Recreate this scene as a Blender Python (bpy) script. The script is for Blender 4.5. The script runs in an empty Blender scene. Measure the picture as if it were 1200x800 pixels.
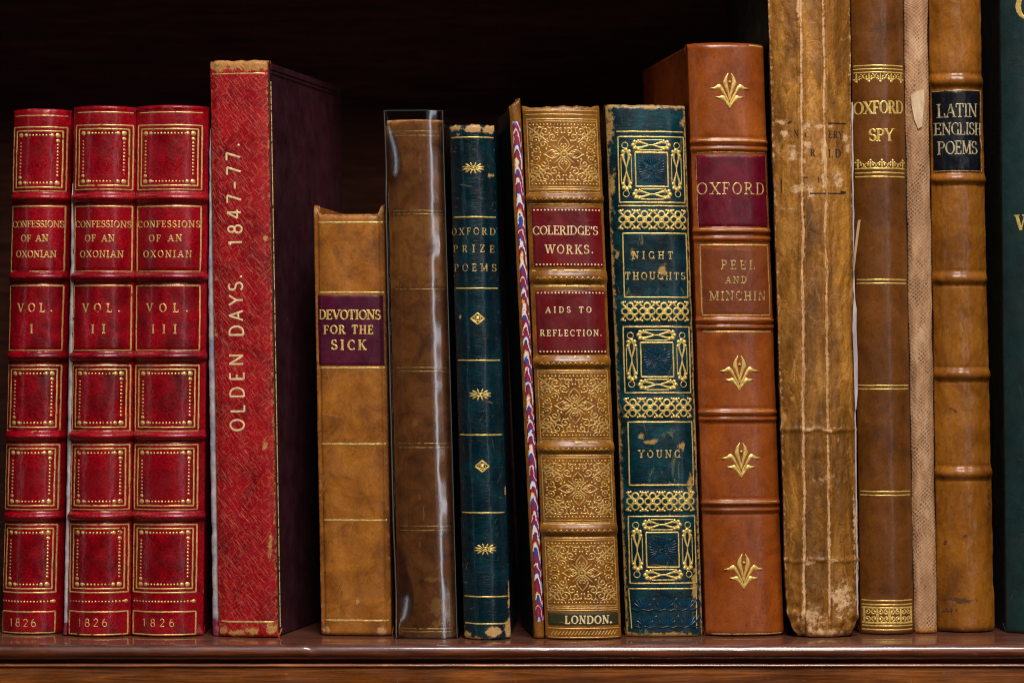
import bpy, bmesh, math, random
from mathutils import Vector, noise
R_ = math.radians
random.seed(7)
sc = bpy.context.scene
COL = sc.collection

# ------------------------------------------------------------------ camera
K = 0.00035                     # metres per photo pixel in the plane of the spines
LENS = 100.0
DIST = 1200 * K * LENS / 36.0   # camera to spine plane
ZC = (745 - 400) * K            # eye height above the shelf
cam_d = bpy.data.cameras.new("camera")
cam_d.lens = LENS; cam_d.sensor_width = 36.0; cam_d.clip_start = 0.05; cam_d.clip_end = 50
cam_d.dof.use_dof = True; cam_d.dof.focus_distance = DIST - 0.004; cam_d.dof.aperture_fstop = 9.0
cam = bpy.data.objects.new("camera", cam_d); COL.objects.link(cam)
cam.location = (0, -DIST, ZC); cam.rotation_euler = (R_(90), 0, 0)
sc.camera = cam

# ------------------------------------------------------------------ world, lamps, exposure
w = bpy.data.worlds.new("World"); sc.world = w; w.use_nodes = True
w.node_tree.nodes["Background"].inputs[0].default_value = (0.9, 0.85, 0.95, 1)
w.node_tree.nodes["Background"].inputs[1].default_value = 0.005

def area(name, loc, target, sx, sy, power, col):
    d = bpy.data.lights.new(name, 'AREA'); d.shape = 'RECTANGLE'; d.size = sx; d.size_y = sy
    d.energy = power; d.color = col
    o = bpy.data.objects.new(name, d); COL.objects.link(o); o.location = loc
    o.rotation_euler = (Vector(target) - Vector(loc)).to_track_quat('-Z', 'Y').to_euler()
    return o
area("window_light", (0.20, -0.85, 1.35), (0.0, 0, 0.08), 0.6, 0.35, 26, (0.92, 0.88, 0.97))
area("room_light", (0.24, -1.75, 1.35), (0, 0, 0.1), 0.4, 0.5, 16, (1.0, 0.87, 0.68))
area("left_window_light", (-1.75, -1.05, 0.25), (0, 0, 0.13), 0.07, 0.9, 0.8, (0.84, 0.90, 1.0))
area("right_window_light", (1.0, -1.75, 0.25), (0, 0, 0.13), 0.12, 0.9, 1.9, (0.88, 0.92, 1.0))
sc.cycles.filter_width = 1.1
sc.view_settings.view_transform = 'Standard'; sc.view_settings.look = 'None'
sc.view_settings.exposure = 0.0; sc.view_settings.gamma = 1.0

# ------------------------------------------------------------------ helpers
def lin(r, g, b):
    f = lambda c: (c / 12.92) if c <= 0.04045 else ((c + 0.055) / 1.055) ** 2.4
    return (f(r / 255), f(g / 255), f(b / 255), 1)
def clamp(x, a=0.0, b=1.0): return a if x < a else b if x > b else x
def sstep(a, b, x):
    t = clamp((x - a) / (b - a)); return t * t * (3 - 2 * t)
def mesh_obj(name, verts, faces, mat, parent=None, smooth=True):
    me = bpy.data.meshes.new(name); me.from_pydata(verts, [], faces); me.update()
    if smooth:
        for p in me.polygons: p.use_smooth = True
    if mat: me.materials.append(mat)
    o = bpy.data.objects.new(name, me); COL.objects.link(o)
    if parent: o.parent = parent
    return o
def bm_obj(name, bm, mat, parent=None, smooth=False):
    me = bpy.data.meshes.new(name); bmesh.ops.recalc_face_normals(bm, faces=bm.faces); bm.to_mesh(me); bm.free()
    if smooth:
        for p in me.polygons: p.use_smooth = True
    if mat: me.materials.append(mat)
    o = bpy.data.objects.new(name, me); COL.objects.link(o)
    if parent: o.parent = parent
    return o
def tag(o, label, cat, group=None, kind=None):
    o["label"] = label; o["category"] = cat
    if group: o["group"] = group
    if kind: o["kind"] = kind

# ------------------------------------------------------------------ materials
class NG:
    def __init__(s, name):
        s.m = bpy.data.materials.new(name); s.m.use_nodes = True
        s.t = s.m.node_tree; s.t.nodes.clear()
        s.out = s.t.nodes.new('ShaderNodeOutputMaterial')
        s.tc = s.t.nodes.new('ShaderNodeTexCoord'); s.obj = s.tc.outputs['Object']
    def n(s, typ, **kw):
        nd = s.t.nodes.new(typ)
        for k, v in kw.items():
            if k.startswith('i_'):
                nd.inputs[int(k[2:])].default_value = v
            else: setattr(nd, k, v)
        return nd
    def l(s, a, b): s.t.links.new(a, b)
    def noise(s, scale, detail=6, rough=0.6, vec=None, dist=0.0):
        nd = s.n('ShaderNodeTexNoise'); nd.inputs['Scale'].default_value = scale
        nd.inputs['Detail'].default_value = detail; nd.inputs['Roughness'].default_value = rough
        nd.inputs['Distortion'].default_value = dist
        s.l(vec or s.obj, nd.inputs['Vector']); return nd.outputs['Fac']
    def vec(s, scale=(1, 1, 1), loc=(0, 0, 0), rot=(0, 0, 0)):
        nd = s.n('ShaderNodeMapping'); nd.inputs['Scale'].default_value = scale
        nd.inputs['Location'].default_value = loc; nd.inputs['Rotation'].default_value = rot
        s.l(s.obj, nd.inputs['Vector']); return nd.outputs[0]
    def ramp(s, fac, stops, interp='LINEAR'):
        nd = s.n('ShaderNodeValToRGB'); nd.color_ramp.interpolation = interp
        el = nd.color_ramp.elements
        while len(el) < len(stops): el.new(0.5)
        for e, (p, c) in zip(el, stops):
            e.position = p; e.color = c if isinstance(c, tuple) else (c, c, c, 1)
        s.l(fac, nd.inputs[0]); return nd.outputs[0]
    def mix(s, fac, a, b, mode='MIX'):
        nd = s.n('ShaderNodeMix', data_type='RGBA', blend_type=mode)
        for sock, v in ((nd.inputs[0], fac), (nd.inputs[6], a), (nd.inputs[7], b)):
            if hasattr(v, 'links'): s.l(v, sock)
            else: sock.default_value = v
        return nd.outputs[2]
    def math(s, op, a, b=None, c=None):
        nd = s.n('ShaderNodeMath', operation=op)
        for i, v in enumerate((a, b, c)):
            if v is None: continue
            if hasattr(v, 'links'): s.l(v, nd.inputs[i])
            else: nd.inputs[i].default_value = v
        return nd.outputs[0]
    def attr(s, name): return s.n('ShaderNodeAttribute', attribute_name=name).outputs['Fac']
    def bump(s, h, strength, dist, prev=None):
        nd = s.n('ShaderNodeBump'); nd.inputs['Strength'].default_value = strength
        nd.inputs['Distance'].default_value = dist; s.l(h, nd.inputs['Height'])
        if prev: s.l(prev, nd.inputs['Normal'])
        return nd.outputs[0]
    def principled(s, col, rough, spec=0.5, metal=0.0, normal=None, coat=0.0, coat_r=0.2, sheen=0):
        p = s.n('ShaderNodeBsdfPrincipled')
        for k, v in (('Base Color', col), ('Roughness', rough), ('Metallic', metal)):
            if hasattr(v, 'links'): s.l(v, p.inputs[k])
            else: p.inputs[k].default_value = v
        p.inputs['Specular IOR Level'].default_value = spec
        p.inputs['Coat Weight'].default_value = coat; p.inputs['Coat Roughness'].default_value = coat_r
        if sheen: p.inputs['Sheen Weight'].default_value = sheen
        if normal: s.l(normal, p.inputs['Normal'])
        return p.outputs[0]
    def done(s, sh): s.l(sh, s.out.inputs[0]); return s.m

def wear_mask(g, scale=520, amp=0.95, lo=0.46, hi=0.54, loc=(0, 0, 0)):
    n = g.noise(scale, 6, 0.65, g.vec((1, 1, 1), loc))
    nn = g.math('MULTIPLY', g.math('SUBTRACT', n, 0.5), amp * 1.6)
    v = g.math('ADD', g.attr('wear'), nn)
    nd = g.n('ShaderNodeMapRange', interpolation_type='SMOOTHSTEP')
    g.l(v, nd.inputs[0]); nd.inputs[1].default_value = lo; nd.inputs[2].default_value = hi
    return nd.outputs[0]

def leather(name, dark, base, light, wear=lin(190, 140, 80), tone=None, scuff=None, scuff_amt=0.5,
            grain='crackle', mott=70, rough=0.42, coat=0.15, bump=0.35, seed=0, gscale=900, streak=1.0, hatch=None, spec=0.4, scuff_at=0.64, scratch=0.45, speck=0.0, vein=1.5):
    g = NG(name); L = (seed * 1.7, seed * 0.3, seed * 2.1)
    v = g.vec((1, 1, streak), L)
    n1 = g.noise(mott, 8, 0.62, v, 0.6)
    col = g.ramp(n1, [(0.28, dark), (0.5, base), (0.74, light)])
    n2 = g.noise(1400, 4, 0.6)
    col = g.mix(0.55, col, g.ramp(n2, [(0.3, 0.62), (0.7, 1.3)]), 'MULTIPLY')
    nb = g.noise(22, 4, 0.5, g.vec((1, 1, 0.5), L))
    col = g.mix(0.5, col, g.ramp(nb, [(0.3, 0.70), (0.7, 1.25)]), 'MULTIPLY')
    height = n2
    if grain == 'crackle':
        vo = g.n('ShaderNodeTexVoronoi', feature='DISTANCE_TO_EDGE'); vo.inputs['Scale'].default_value = gscale
        nv = g.n('ShaderNodeVectorMath', operation='MULTIPLY_ADD')
        nn = g.n('ShaderNodeTexNoise'); nn.inputs['Scale'].default_value = 260; nn.inputs['Detail'].default_value = 3
        g.l(g.obj, nn.inputs['Vector']); g.l(nn.outputs['Color'], nv.inputs[0]); nv.inputs[1].default_value = (0.006, 0.006, 0.006); g.l(v, nv.inputs[2])
        g.l(nv.outputs[0], vo.inputs['Vector'])
        height = g.math('ADD', g.ramp(vo.outputs['Distance'], [(0.0, 0.0), (0.16, 1.0)]), g.math('MULTIPLY', n2, 0.5))
        vg = g.ramp(g.noise(60, 4, .6, g.vec((1, 1, 1), (seed, 3, 8))), [(0.35, 0.12), (0.62, 0.75)])
        col = g.mix(vg, col, g.ramp(vo.outputs['Distance'], [(0.0, vein), (0.10, 0.93)]), 'MULTIPLY')
    elif grain == 'straight':
        ns = g.noise(1, 5, 0.6, g.vec((140, 140, 900), L), 1.2)
        height = g.math('ADD', ns, g.math('MULTIPLY', n2, 0.2))
        col = g.mix(0.6, col, g.ramp(ns, [(0.35, 0.6), (0.65, 1.6)]), 'MULTIPLY')
    elif grain == 'smooth':
        height = g.math('ADD', g.noise(500, 5, 0.6), g.math('MULTIPLY', n2, 0.35))
    if hatch:
        hs = None
        for a, sc_ in ((40, 1.0), (-42, 1.0), (33, 1.6), (-50, 1.5)):
            st = g.n('ShaderNodeMapping'); st.inputs['Rotation'].default_value = (0, R_(a), 0); st.inputs['Location'].default_value = (a * .01, 0, seed)
            g.l(g.obj, st.inputs['Vector']); s2 = g.n('ShaderNodeMapping'); s2.inputs['Scale'].default_value = (1250 * sc_, 300, 190 * sc_); g.l(st.outputs[0], s2.inputs['Vector'])
            r = g.ramp(g.noise(1, 3, 0.55, s2.outputs[0], 0.15), [(0.57, 0.0), (0.68, 1.0)])
            hs = r if hs is None else g.math('MAXIMUM', hs, r)
        col = g.mix(g.math('MULTIPLY', hs, 0.42), col, hatch)
        height = g.math('ADD', g.math('MULTIPLY', hs, 1.6), height)
    if tone:
        nt = g.math('MULTIPLY', g.math('SUBTRACT', g.noise(150, 7, 0.7, g.vec((1, 1, 0.8), L), 1.0), 0.5), 1.5)
        tv = g.math('ADD', g.attr('tone'), nt)
        nd = g.n('ShaderNodeMapRange', interpolation_type='SMOOTHSTEP'); g.l(tv, nd.inputs[0])
        nd.inputs[1].default_value = 0.35; nd.inputs[2].default_value = 0.72
        col = g.mix(nd.outputs[0], col, tone)
    if scuff:
        ns = g.noise(130, 9, 0.72, g.vec((1, 1, 0.55), (L[0] + 9, 4, L[2])), 0.8)
        m = g.ramp(ns, [(scuff_at, 0.0), (scuff_at + 0.07, 1.0)])
        col = g.mix(g.math('MULTIPLY', m, scuff_amt), col, scuff)
    mid = tuple(0.45 * a + 0.55 * b for a, b in zip(wear[:3], base[:3])) + (1,)
    col = g.mix(g.math('MULTIPLY', wear_mask(g, loc=L, lo=0.34, hi=0.45), 0.6), col, mid)
    sct = None
    for a in (14, -24, 80):
        st = g.n('ShaderNodeMapping'); st.inputs['Rotation'].default_value = (0, R_(a), 0); st.inputs['Location'].default_value = (seed * .13, 0, a)
        g.l(g.obj, st.inputs['Vector']); s2 = g.n('ShaderNodeMapping'); s2.inputs['Scale'].default_value = (1100, 300, 55); g.l(st.outputs[0], s2.inputs['Vector'])
        r = g.ramp(g.noise(1, 2, 0.5, s2.outputs[0]), [(0.70, 0.0), (0.76, 1.0)])
        sct = r if sct is None else g.math('MAXIMUM', sct, r)
    col = g.mix(g.math('MULTIPLY', sct, scratch), col, mid)
    if speck:
        sp_ = g.ramp(g.noise(480, 5, 0.7, g.vec((1, 1, 1), (2, seed, 5))), [(0.58, 0.0), (0.68, 1.0)])
        col = g.mix(g.math('MULTIPLY', sp_, speck), col, tuple(c * 0.3 for c in dark[:3]) + (1,))
        sb = g.ramp(g.noise(75, 8, 0.75, g.vec((1, 1, .7), (6, seed, 1)), 1.2), [(0.56, 0.0), (0.70, 1.0)])
        col = g.mix(g.math('MULTIPLY', sb, speck), col, tuple(c * 0.42 for c in dark[:3]) + (1,))
    wm = wear_mask(g, loc=L)
    col = g.mix(wm, col, g.mix(g.noise(500, 4), wear, tuple(c * 0.55 for c in wear[:3]) + (1,)))
    rg = g.ramp(g.noise(120, 5, 0.6, g.vec((1, 1, 1), (3, 8, seed))), [(0.3, max(0.1, rough - 0.1)), (0.7, rough + 0.16)])
    rg = g.mix(wm, rg, (0.8, 0.8, 0.8, 1))
    b = g.bump(n1, 0.25, 0.0006)
    b = g.bump(height, bump, 0.00022, b)
    b = g.bump(wm, 0.5, -0.0003, b)
    return g.done(g.principled(col, rg, spec, 0, b, coat, 0.22))

def gold(name, base=(0.86, 0.58, 0.18, 1), wear=0.5, rough=0.36, metal=0.4, scale=420):
    g = NG(name)
    n = g.noise(scale, 6, 0.7)
    col = g.ramp(g.noise(900, 4, 0.6), [(0.3, tuple(c * 0.55 for c in base[:3]) + (1,)), (0.6, base), (0.8, tuple(min(1, c * 1.25) for c in base[:3]) + (1,))])
    b = g.bump(g.noise(1600, 3), 0.35, 0.0002)
    p = g.principled(col, rough, 0.5, metal, b)
    t = g.n('ShaderNodeBsdfTransparent')
    m = g.ramp(n, [(wear - 0.13, 1.0), (wear - 0.06, 0.0)])
    mx = g.n('ShaderNodeMixShader'); g.l(m, mx.inputs[0]); g.l(p, mx.inputs[1]); g.l(t.outputs[0], mx.inputs[2])
    return g.done(mx.outputs[0])

def plain(name, c1, c2, rough=0.6, scale=200, bump=0.2, streak=(1, 1, 1), spec=0.4):
    g = NG(name); v = g.vec(streak)
    n = g.noise(scale, 6, 0.65, v, 0.4)
    return g.done(g.principled(g.ramp(n, [(0.3, c1), (0.7, c2)]), rough, spec, 0, g.bump(n, bump, 0.0004)))

M = {}
M['gold'] = gold('gold_leaf', wear=0.47)
M['gold_bright'] = gold('bright_gold_leaf', base=(0.95, 0.66, 0.17, 1), wear=0.42, metal=0.4)
M['gold_pale'] = gold('pale_gold_leaf', base=(0.98, 0.76, 0.38, 1), wear=0.40, metal=0.1)
M['gold_worn'] = gold('rubbed_gold_leaf', base=(0.70, 0.48, 0.17, 1), wear=0.52, scale=500)
M['gold_dull'] = gold('dulled_gold_leaf', base=(0.60, 0.50, 0.27, 1), wear=0.51, metal=0.2)
M['gold_two'] = gold('gold_leaf_of_second_volume', wear=0.49, scale=360)
M['gold_three'] = gold('gold_leaf_of_third_volume', wear=0.45, scale=500)
M['gold_brown'] = gold('browned_gold_leaf', base=(0.74, 0.44, 0.12, 1), wear=0.46, metal=0.35, rough=0.4)
M['red'] = leather('crimson_morocco', lin(78, 0, 5), lin(124, 0, 12), lin(146, 4, 18), wear=lin(160, 60, 60), grain='crackle', rough=0.34, coat=0.45, bump=0.16, gscale=520, seed=1, spec=0.3, scratch=.2, vein=2.4)
M['olden'] = leather('cross_grained_red_leather', lin(94, 0, 6), lin(148, 0, 14), lin(174, 6, 22), wear=lin(206, 146, 78), scuff=lin(206, 110, 66), scuff_amt=0.4, scuff_at=0.64, grain='smooth', hatch=lin(222, 96, 66), spec=.25, scratch=.3, rough=0.45, bump=0.6, seed=2)
M['olden_cover'] = leather('dark_plum_cloth', lin(38, 6, 15), lin(50, 8, 19), lin(62, 14, 26), wear=lin(120, 70, 50), grain='smooth', rough=0.55, coat=0, bump=0.3, seed=3)
M['tan'] = leather('tan_calf', lin(106, 58, 10), lin(148, 88, 22), lin(178, 114, 36), wear=lin(200, 150, 90), scuff=lin(84, 48, 14), scuff_amt=0.6, grain='smooth', rough=0.44, seed=4, mott=90, speck=.5)
M['brown'] = leather('dark_brown_calf', lin(98, 52, 20), lin(152, 94, 44), lin(188, 122, 62), wear=lin(206, 152, 84), tone=lin(190, 130, 58), scuff=lin(150, 96, 44), scuff_amt=0.5, scuff_at=0.62, grain='smooth', rough=0.5, seed=5, mott=110, speck=.4)
M['teal'] = leather('straight_grained_green_leather', lin(0, 20, 24), lin(0, 33, 40), lin(2, 56, 64), wear=lin(210, 165, 100), scuff=lin(26, 100, 104), scuff_amt=0.35, scuff_at=0.66, grain='straight', rough=0.3, coat=0.35, bump=0.8, seed=6)
M['coleridge'] = leather('gilt_brown_calf', lin(84, 47, 8), lin(130, 80, 15), lin(160, 104, 24), wear=lin(166, 110, 48), scuff=lin(80, 42, 12), scuff_amt=0.5, grain='smooth', rough=0.4, seed=7, mott=120, speck=.35)
M['label_red'] = leather('red_label_leather', lin(78, 6, 10), lin(108, 12, 17), lin(126, 24, 25), wear=lin(170, 90, 60), grain='smooth', rough=0.4, seed=8)
M['label_plum'] = leather('plum_label_leather', lin(50, 6, 26), lin(76, 10, 38), lin(96, 18, 48), wear=lin(140, 60, 40), grain='smooth', rough=0.4, seed=9)
M['label_wine'] = leather('wine_label_leather', lin(66, 2, 16), lin(92, 4, 25), lin(110, 10, 32), wear=lin(190, 40, 40), grain='smooth', rough=0.4, seed=10)
M['label_black'] = leather('black_label_leather', lin(5, 7, 12), lin(8, 11, 18), lin(13, 18, 29), wear=lin(60, 50, 40), grain='smooth', rough=0.4, seed=11)
M['label_green'] = leather('green_label_leather', lin(36, 38, 14), lin(50, 52, 22), lin(64, 62, 28), grain='smooth', rough=0.5, seed=12)
M['label_brown'] = leather('brown_label_leather', lin(96, 42, 16), lin(118, 56, 22), lin(132, 68, 28), grain='smooth', rough=0.4, seed=13)
M['blue'] = leather('deep_blue_morocco', lin(0, 18, 22), lin(0, 38, 45), lin(2, 70, 76), wear=lin(188, 148, 76), scuff=lin(128, 128, 76), scuff_amt=0.7, scuff_at=0.59, grain='straight', rough=0.34, coat=0.25, bump=0.55, seed=14)
M['blind_blue'] = plain('stamped_blue_leather', lin(4, 36, 54), lin(12, 66, 92), 0.25, 300, 0.3)
M['russet'] = leather('russet_calf', lin(106, 47, 9), lin(142, 68, 16), lin(162, 84, 24), wear=lin(90, 44, 16), scuff=lin(104, 52, 18), scuff_amt=0.5, grain='smooth', rough=0.34, coat=0.25, bump=0.22, seed=15, mott=60, speck=.3)
M['worn'] = leather('rubbed_olive_brown_calf', lin(72, 42, 8), lin(136, 86, 22), lin(190, 132, 52), wear=lin(228, 182, 126), tone=lin(70, 44, 16), scuff=lin(204, 152, 84), scuff_amt=0.6, scuff_at=0.58, grain='crackle', gscale=170, rough=0.42, seed=16, mott=120, streak=0.2, bump=0.5, scratch=.3, speck=.35)
M['spy'] = leather('polished_brown_calf', lin(74, 39, 10), lin(106, 60, 18), lin(128, 77, 26), wear=lin(150, 100, 50), scuff=lin(170, 120, 64), scuff_amt=0.35, scuff_at=0.69, grain='smooth', rough=0.34, coat=0.25, bump=0.2, seed=17, speck=.3)
M['latin'] = leather('golden_tan_calf', lin(100, 56, 9), lin(140, 84, 19), lin(164, 104, 30), wear=lin(96, 54, 16), scuff=lin(96, 54, 16), scuff_amt=0.6, scuff_at=0.66, grain='smooth', rough=0.36, coat=0.3, bump=0.2, seed=18, mott=55, speck=.45)
M['green'] = leather('dark_green_cloth', lin(2, 26, 24), lin(4, 37, 34), lin(8, 47, 43), wear=lin(90, 90, 60), grain='smooth', rough=0.55, coat=0.05, bump=0.4, seed=19)
M['green_dark'] = leather('blackish_green_cloth', lin(14, 20, 16), lin(20, 28, 22), lin(28, 36, 28), wear=lin(110, 76, 36), grain='smooth', rough=0.5, coat=0.05, bump=0.3, seed=20)
M['paper'] = plain('aged_page_edges', lin(150, 120, 80), lin(190, 160, 115), 0.8, 900, 0.5, (1, 1, 0.05))
M['pale'] = plain('torn_pale_paper', lin(150, 136, 140), lin(205, 194, 190), 0.75, 240, 0.8, (1, 1, 0.3))
M['card'] = plain('torn_buff_card', lin(178, 146, 106), lin(226, 198, 156), 0.8, 300, 0.8, (1, 1, 0.3))
M['flake'] = plain('torn_tan_leather_fibre', lin(150, 92, 44), lin(230, 186, 130), 0.75, 260, 0.8, (1, 1, 0.35))
M['ink'] = plain('faded_black_ink', lin(30, 20, 22), lin(52, 36, 26), 0.7, 400)

def marbled():
    g = NG('combed_marbled_paper')
    sp = g.n('ShaderNodeSeparateXYZ'); g.l(g.obj, sp.inputs[0])
    zig = g.math('PINGPONG', g.math('ADD', sp.outputs[0], g.math('MULTIPLY', sp.outputs[2], 0.047)), 0.0017)
    nz = g.math('MULTIPLY', g.noise(120, 5, 0.65), 0.020)
    t = g.math('ADD', g.math('ADD', sp.outputs[2], g.math('MULTIPLY', g.math('MULTIPLY', zig, zig), 2200)), nz)
    fr = g.math('FRACT', g.math('MULTIPLY', t, 52))
    W, B, Rd, Y, P = lin(226, 216, 206), lin(30, 66, 150), lin(140, 18, 52), lin(214, 164, 70), lin(70, 30, 70)
    col = g.ramp(fr, [(0.0, Rd), (0.16, W), (0.22, Rd), (0.36, B), (0.47, W), (0.55, Y), (0.60, Rd), (0.76, P), (0.82, W), (0.93, B)], 'CONSTANT')
    col = g.mix(0.35, col, g.ramp(g.noise(900, 4), [(0.3, 0.6), (0.7, 1.2)]), 'MULTIPLY')
    return g.done(g.principled(col, 0.45, 0.5, 0, g.bump(g.noise(800, 3), 0.2, 0.0002)))
M['marbled'] = marbled()

def cloth():
    g = NG('pinkish_buff_canvas'); s = 620
    sp = g.n('ShaderNodeSeparateXYZ'); g.l(g.obj, sp.inputs[0])
    wob = g.math('MULTIPLY', g.noise(120, 3, .5), 0.004)
    a = g.math('SINE', g.math('MULTIPLY', g.math('ADD', sp.outputs[0], wob), 2 * math.pi * s)); b = g.math('SINE', g.math('MULTIPLY', g.math('ADD', sp.outputs[2], g.math('MULTIPLY', wob, 1.3)), 2 * math.pi * s))
    wv = g.math('MULTIPLY', a, b)
    m = g.ramp(wv, [(0.0, 0.0), (0.35, 1.0)])
    gate = g.ramp(g.noise(120, 5, 0.7, g.vec((1.4, 1, 0.35))), [(0.49, 0.0), (0.58, 1.0)])
    base = g.ramp(g.noise(130, 8, 0.72, g.vec((1, 1, .5))), [(0.3, lin(138, 98, 64)), (0.52, lin(180, 138, 98)), (0.7, lin(208, 170, 128))])
    col = g.mix(g.math('MULTIPLY', g.math('MULTIPLY', m, gate), 0.8), base, lin(92, 58, 34))
    wm = wear_mask(g)
    col = g.mix(wm, col, lin(176, 120, 60))
    return g.done(g.principled(col, 0.8, 0.25, 0, g.bump(wv, 0.3, 0.0002)))
M['cloth'] = cloth()

def wood(name, c1, c2, c3, rough, coat, sx=1.0, seed=0, spec=0.5, coat_r=0.2, dust=0.0, nicks=False):
    g = NG(name)
    v = g.vec((3.0 * sx, 60, 60), (seed, seed * 2, 0))
    n = g.noise(4.0, 9, 0.62, v, 1.6)
    f = g.noise(1, 6, 0.7, g.vec((60, 1800, 1800)))
    col = g.ramp(n, [(0.3, c1), (0.5, c2), (0.72, c3)])
    col = g.mix(0.8, col, g.ramp(f, [(0.35, 0.45), (0.62, 1.25)]), 'MULTIPLY')
    sc_ = g.ramp(g.noise(60, 9, 0.75, g.vec((1, 2, 2.5), (5, 0, seed)), 1.0), [(0.61, 0.0), (0.68, 1.0)])
    col = g.mix(g.math('MULTIPLY', sc_, 0.45), col, tuple(min(1, c * 2.2) for c in c3[:3]) + (1,))
    if nicks:
        for a in (76, 104):
            st = g.n('ShaderNodeMapping'); st.inputs['Rotation'].default_value = (0, R_(a), 0); st.inputs['Location'].default_value = (0.3, 0, a)
            g.l(g.obj, st.inputs['Vector']); s2 = g.n('ShaderNodeMapping'); s2.inputs['Scale'].default_value = (45, 45, 700); g.l(st.outputs[0], s2.inputs['Vector'])
            col = g.mix(g.math('MULTIPLY', g.ramp(g.noise(1, 2, .5, s2.outputs[0]), [(0.74, 0.0), (0.79, 1.0)]), .5), col, lin(196, 132, 66))
        col = g.mix(0.8, col, g.ramp(g.noise(50, 8, 0.72, g.vec((.5, 1, 1.6), (1, 2, 3))), [(0.34, 0.45), (0.66, 1.3)]), 'MULTIPLY')
    if dust:
        ge = g.n('ShaderNodeNewGeometry'); sp = g.n('ShaderNodeSeparateXYZ'); g.l(ge.outputs['Normal'], sp.inputs[0])
        up = g.ramp(sp.outputs[2], [(0.93, 0.0), (0.99, 1.0)])
        dn = g.ramp(g.noise(55, 8, 0.7, g.vec((.35, 1, 1))), [(0.3, 0.35), (0.7, 1.0)])
        dustm = g.math('MULTIPLY', g.math('MULTIPLY', up, dn), dust)
        col = g.mix(dustm, col, lin(132, 92, 74))
    rg = g.ramp(g.noise(90, 6, 0.7, g.vec((0.6, 1, 1))), [(0.3, max(.08, rough - 0.1)), (0.7, rough + 0.28)])
    b = g.bump(f, 0.15, 0.00015); b = g.bump(g.noise(160, 5, 0.6, g.vec((0.5, 1, 1))), 0.18, 0.0004, b)
    if dust:
        rg = g.mix(dustm, rg, (1, 1, 1, 1)); coat_v = g.math('MULTIPLY', g.math('SUBTRACT', 1.0, dustm), coat)
        sh_ = g.principled(col, rg, spec, 0, b, coat, coat_r); g.l(coat_v, sh_.node.inputs['Coat Weight']); return g.done(sh_)
    return g.done(g.principled(col, rg, spec, 0, b, coat, coat_r))
M['shelf'] = wood('varnished_mahogany', lin(46, 17, 6), lin(88, 38, 14), lin(124, 62, 24), 0.34, 1.0, coat_r=.08, dust=.30)
M['fascia'] = wood('brown_mahogany', lin(66, 32, 8), lin(128, 68, 20), lin(170, 98, 36), 0.36, 0.9, seed=3, coat_r=.10, nicks=True)
M['panel'] = wood('black_stained_wood', lin(52, 28, 24), lin(72, 40, 33), lin(88, 52, 42), 0.75, 0.0, seed=5, spec=0.12)

def jacket():
    g = NG('clear_plastic_film')
    lw = g.n('ShaderNodeLayerWeight'); lw.inputs[0].default_value = 0.32
    gl = g.n('ShaderNodeBsdfGlossy'); gl.inputs['Roughness'].default_value = 0.12; gl.inputs['Color'].default_value = (1, 1, 1, 1)
    tr = g.n('ShaderNodeBsdfTransparent'); tr.inputs[0].default_value = (0.97, 0.97, 0.98, 1)
    mx = g.n('ShaderNodeMixShader'); f = g.math('ADD', g.math('MULTIPLY', lw.outputs['Fresnel'], 0.9), 0.055)
    g.l(f, mx.inputs[0]); g.l(tr.outputs[0], mx.inputs[1]); g.l(gl.outputs[0], mx.inputs[2])
    return g.done(mx.outputs[0])
M['jacket'] = jacket()
g_ = NG('folded_plastic_film'); t_ = g_.n('ShaderNodeBsdfTransparent'); x_ = g_.n('ShaderNodeMixShader'); x_.inputs[0].default_value = 0.22
g_.l(t_.outputs[0], x_.inputs[1]); g_.l(g_.principled(lin(130, 150, 150), 0.25, 0.6), x_.inputs[2]); M['hem'] = g_.done(x_.outputs[0])

# ------------------------------------------------------------------ the bookcase
case = bpy.data.objects.new("bookcase", None); COL.objects.link(case); case.location = (0, 0, 0)
tag(case, "dark varnished wooden bookcase shelf with a moulded front edge under the row of old books", "bookcase")
def extrude_profile(name, prof, mat, x0=-0.42, x1=0.42, n=420, jitter=0.00012, chips=()):
    verts, faces = [], []; m = len(prof)
    for i in range(n + 1):
        x = x0 + (x1 - x0) * i / n
        for j, (y, z) in enumerate(prof):
            a = noise.noise(Vector((x * 90, j * 0.37, 1.3))) + 0.6 * noise.noise(Vector((x * 300, j * 0.5, 5.3)))
            f = 1.0 if y < -0.02 else 0.0
            dz = a * jitter * f
            for cx, cw, cd in chips:
                if f and z > -0.005: dz -= cd * math.exp(-((x - cx) / cw) ** 2) * (0.6 + 0.4 * noise.noise(Vector((x * 2000, j, 0))))
            verts.append((x, y + a * jitter * 0.6 * f, z + dz))
    for i in range(n):
        for j in range(m):
            a, b = i * m + j, i * m + (j + 1) % m
            faces.append((a, a + m, b + m, b))
    faces.append(tuple(range(m - 1, -1, -1))); faces.append(tuple(n * m + j for j in range(m)))
    return mesh_obj(name, verts, faces, mat, case)
arc = [(-0.0305 - 0.0030 * math.sin(R_(a)), -0.0031 + 0.0031 * math.cos(R_(a))) for a in range(0, 181, 15)]
prof = [(0.2, 0.0), (0.05, 0.0), (-0.01, 0.0)] + arc + [(-0.0295, -0.0066), (-0.0285, -0.0071), (-0.0285, -0.012), (0.2, -0.012)]
sh = extrude_profile("shelf_board", prof, M['shelf'], chips=[((366 - 600) * K / 1.03, 0.0011, 0.0010), ((640 - 600) * K, 0.002, 0.0003), ((180 - 600) * K, 0.003, 0.00025), ((860 - 600) * K, 0.0025, 0.0003)])
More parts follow.
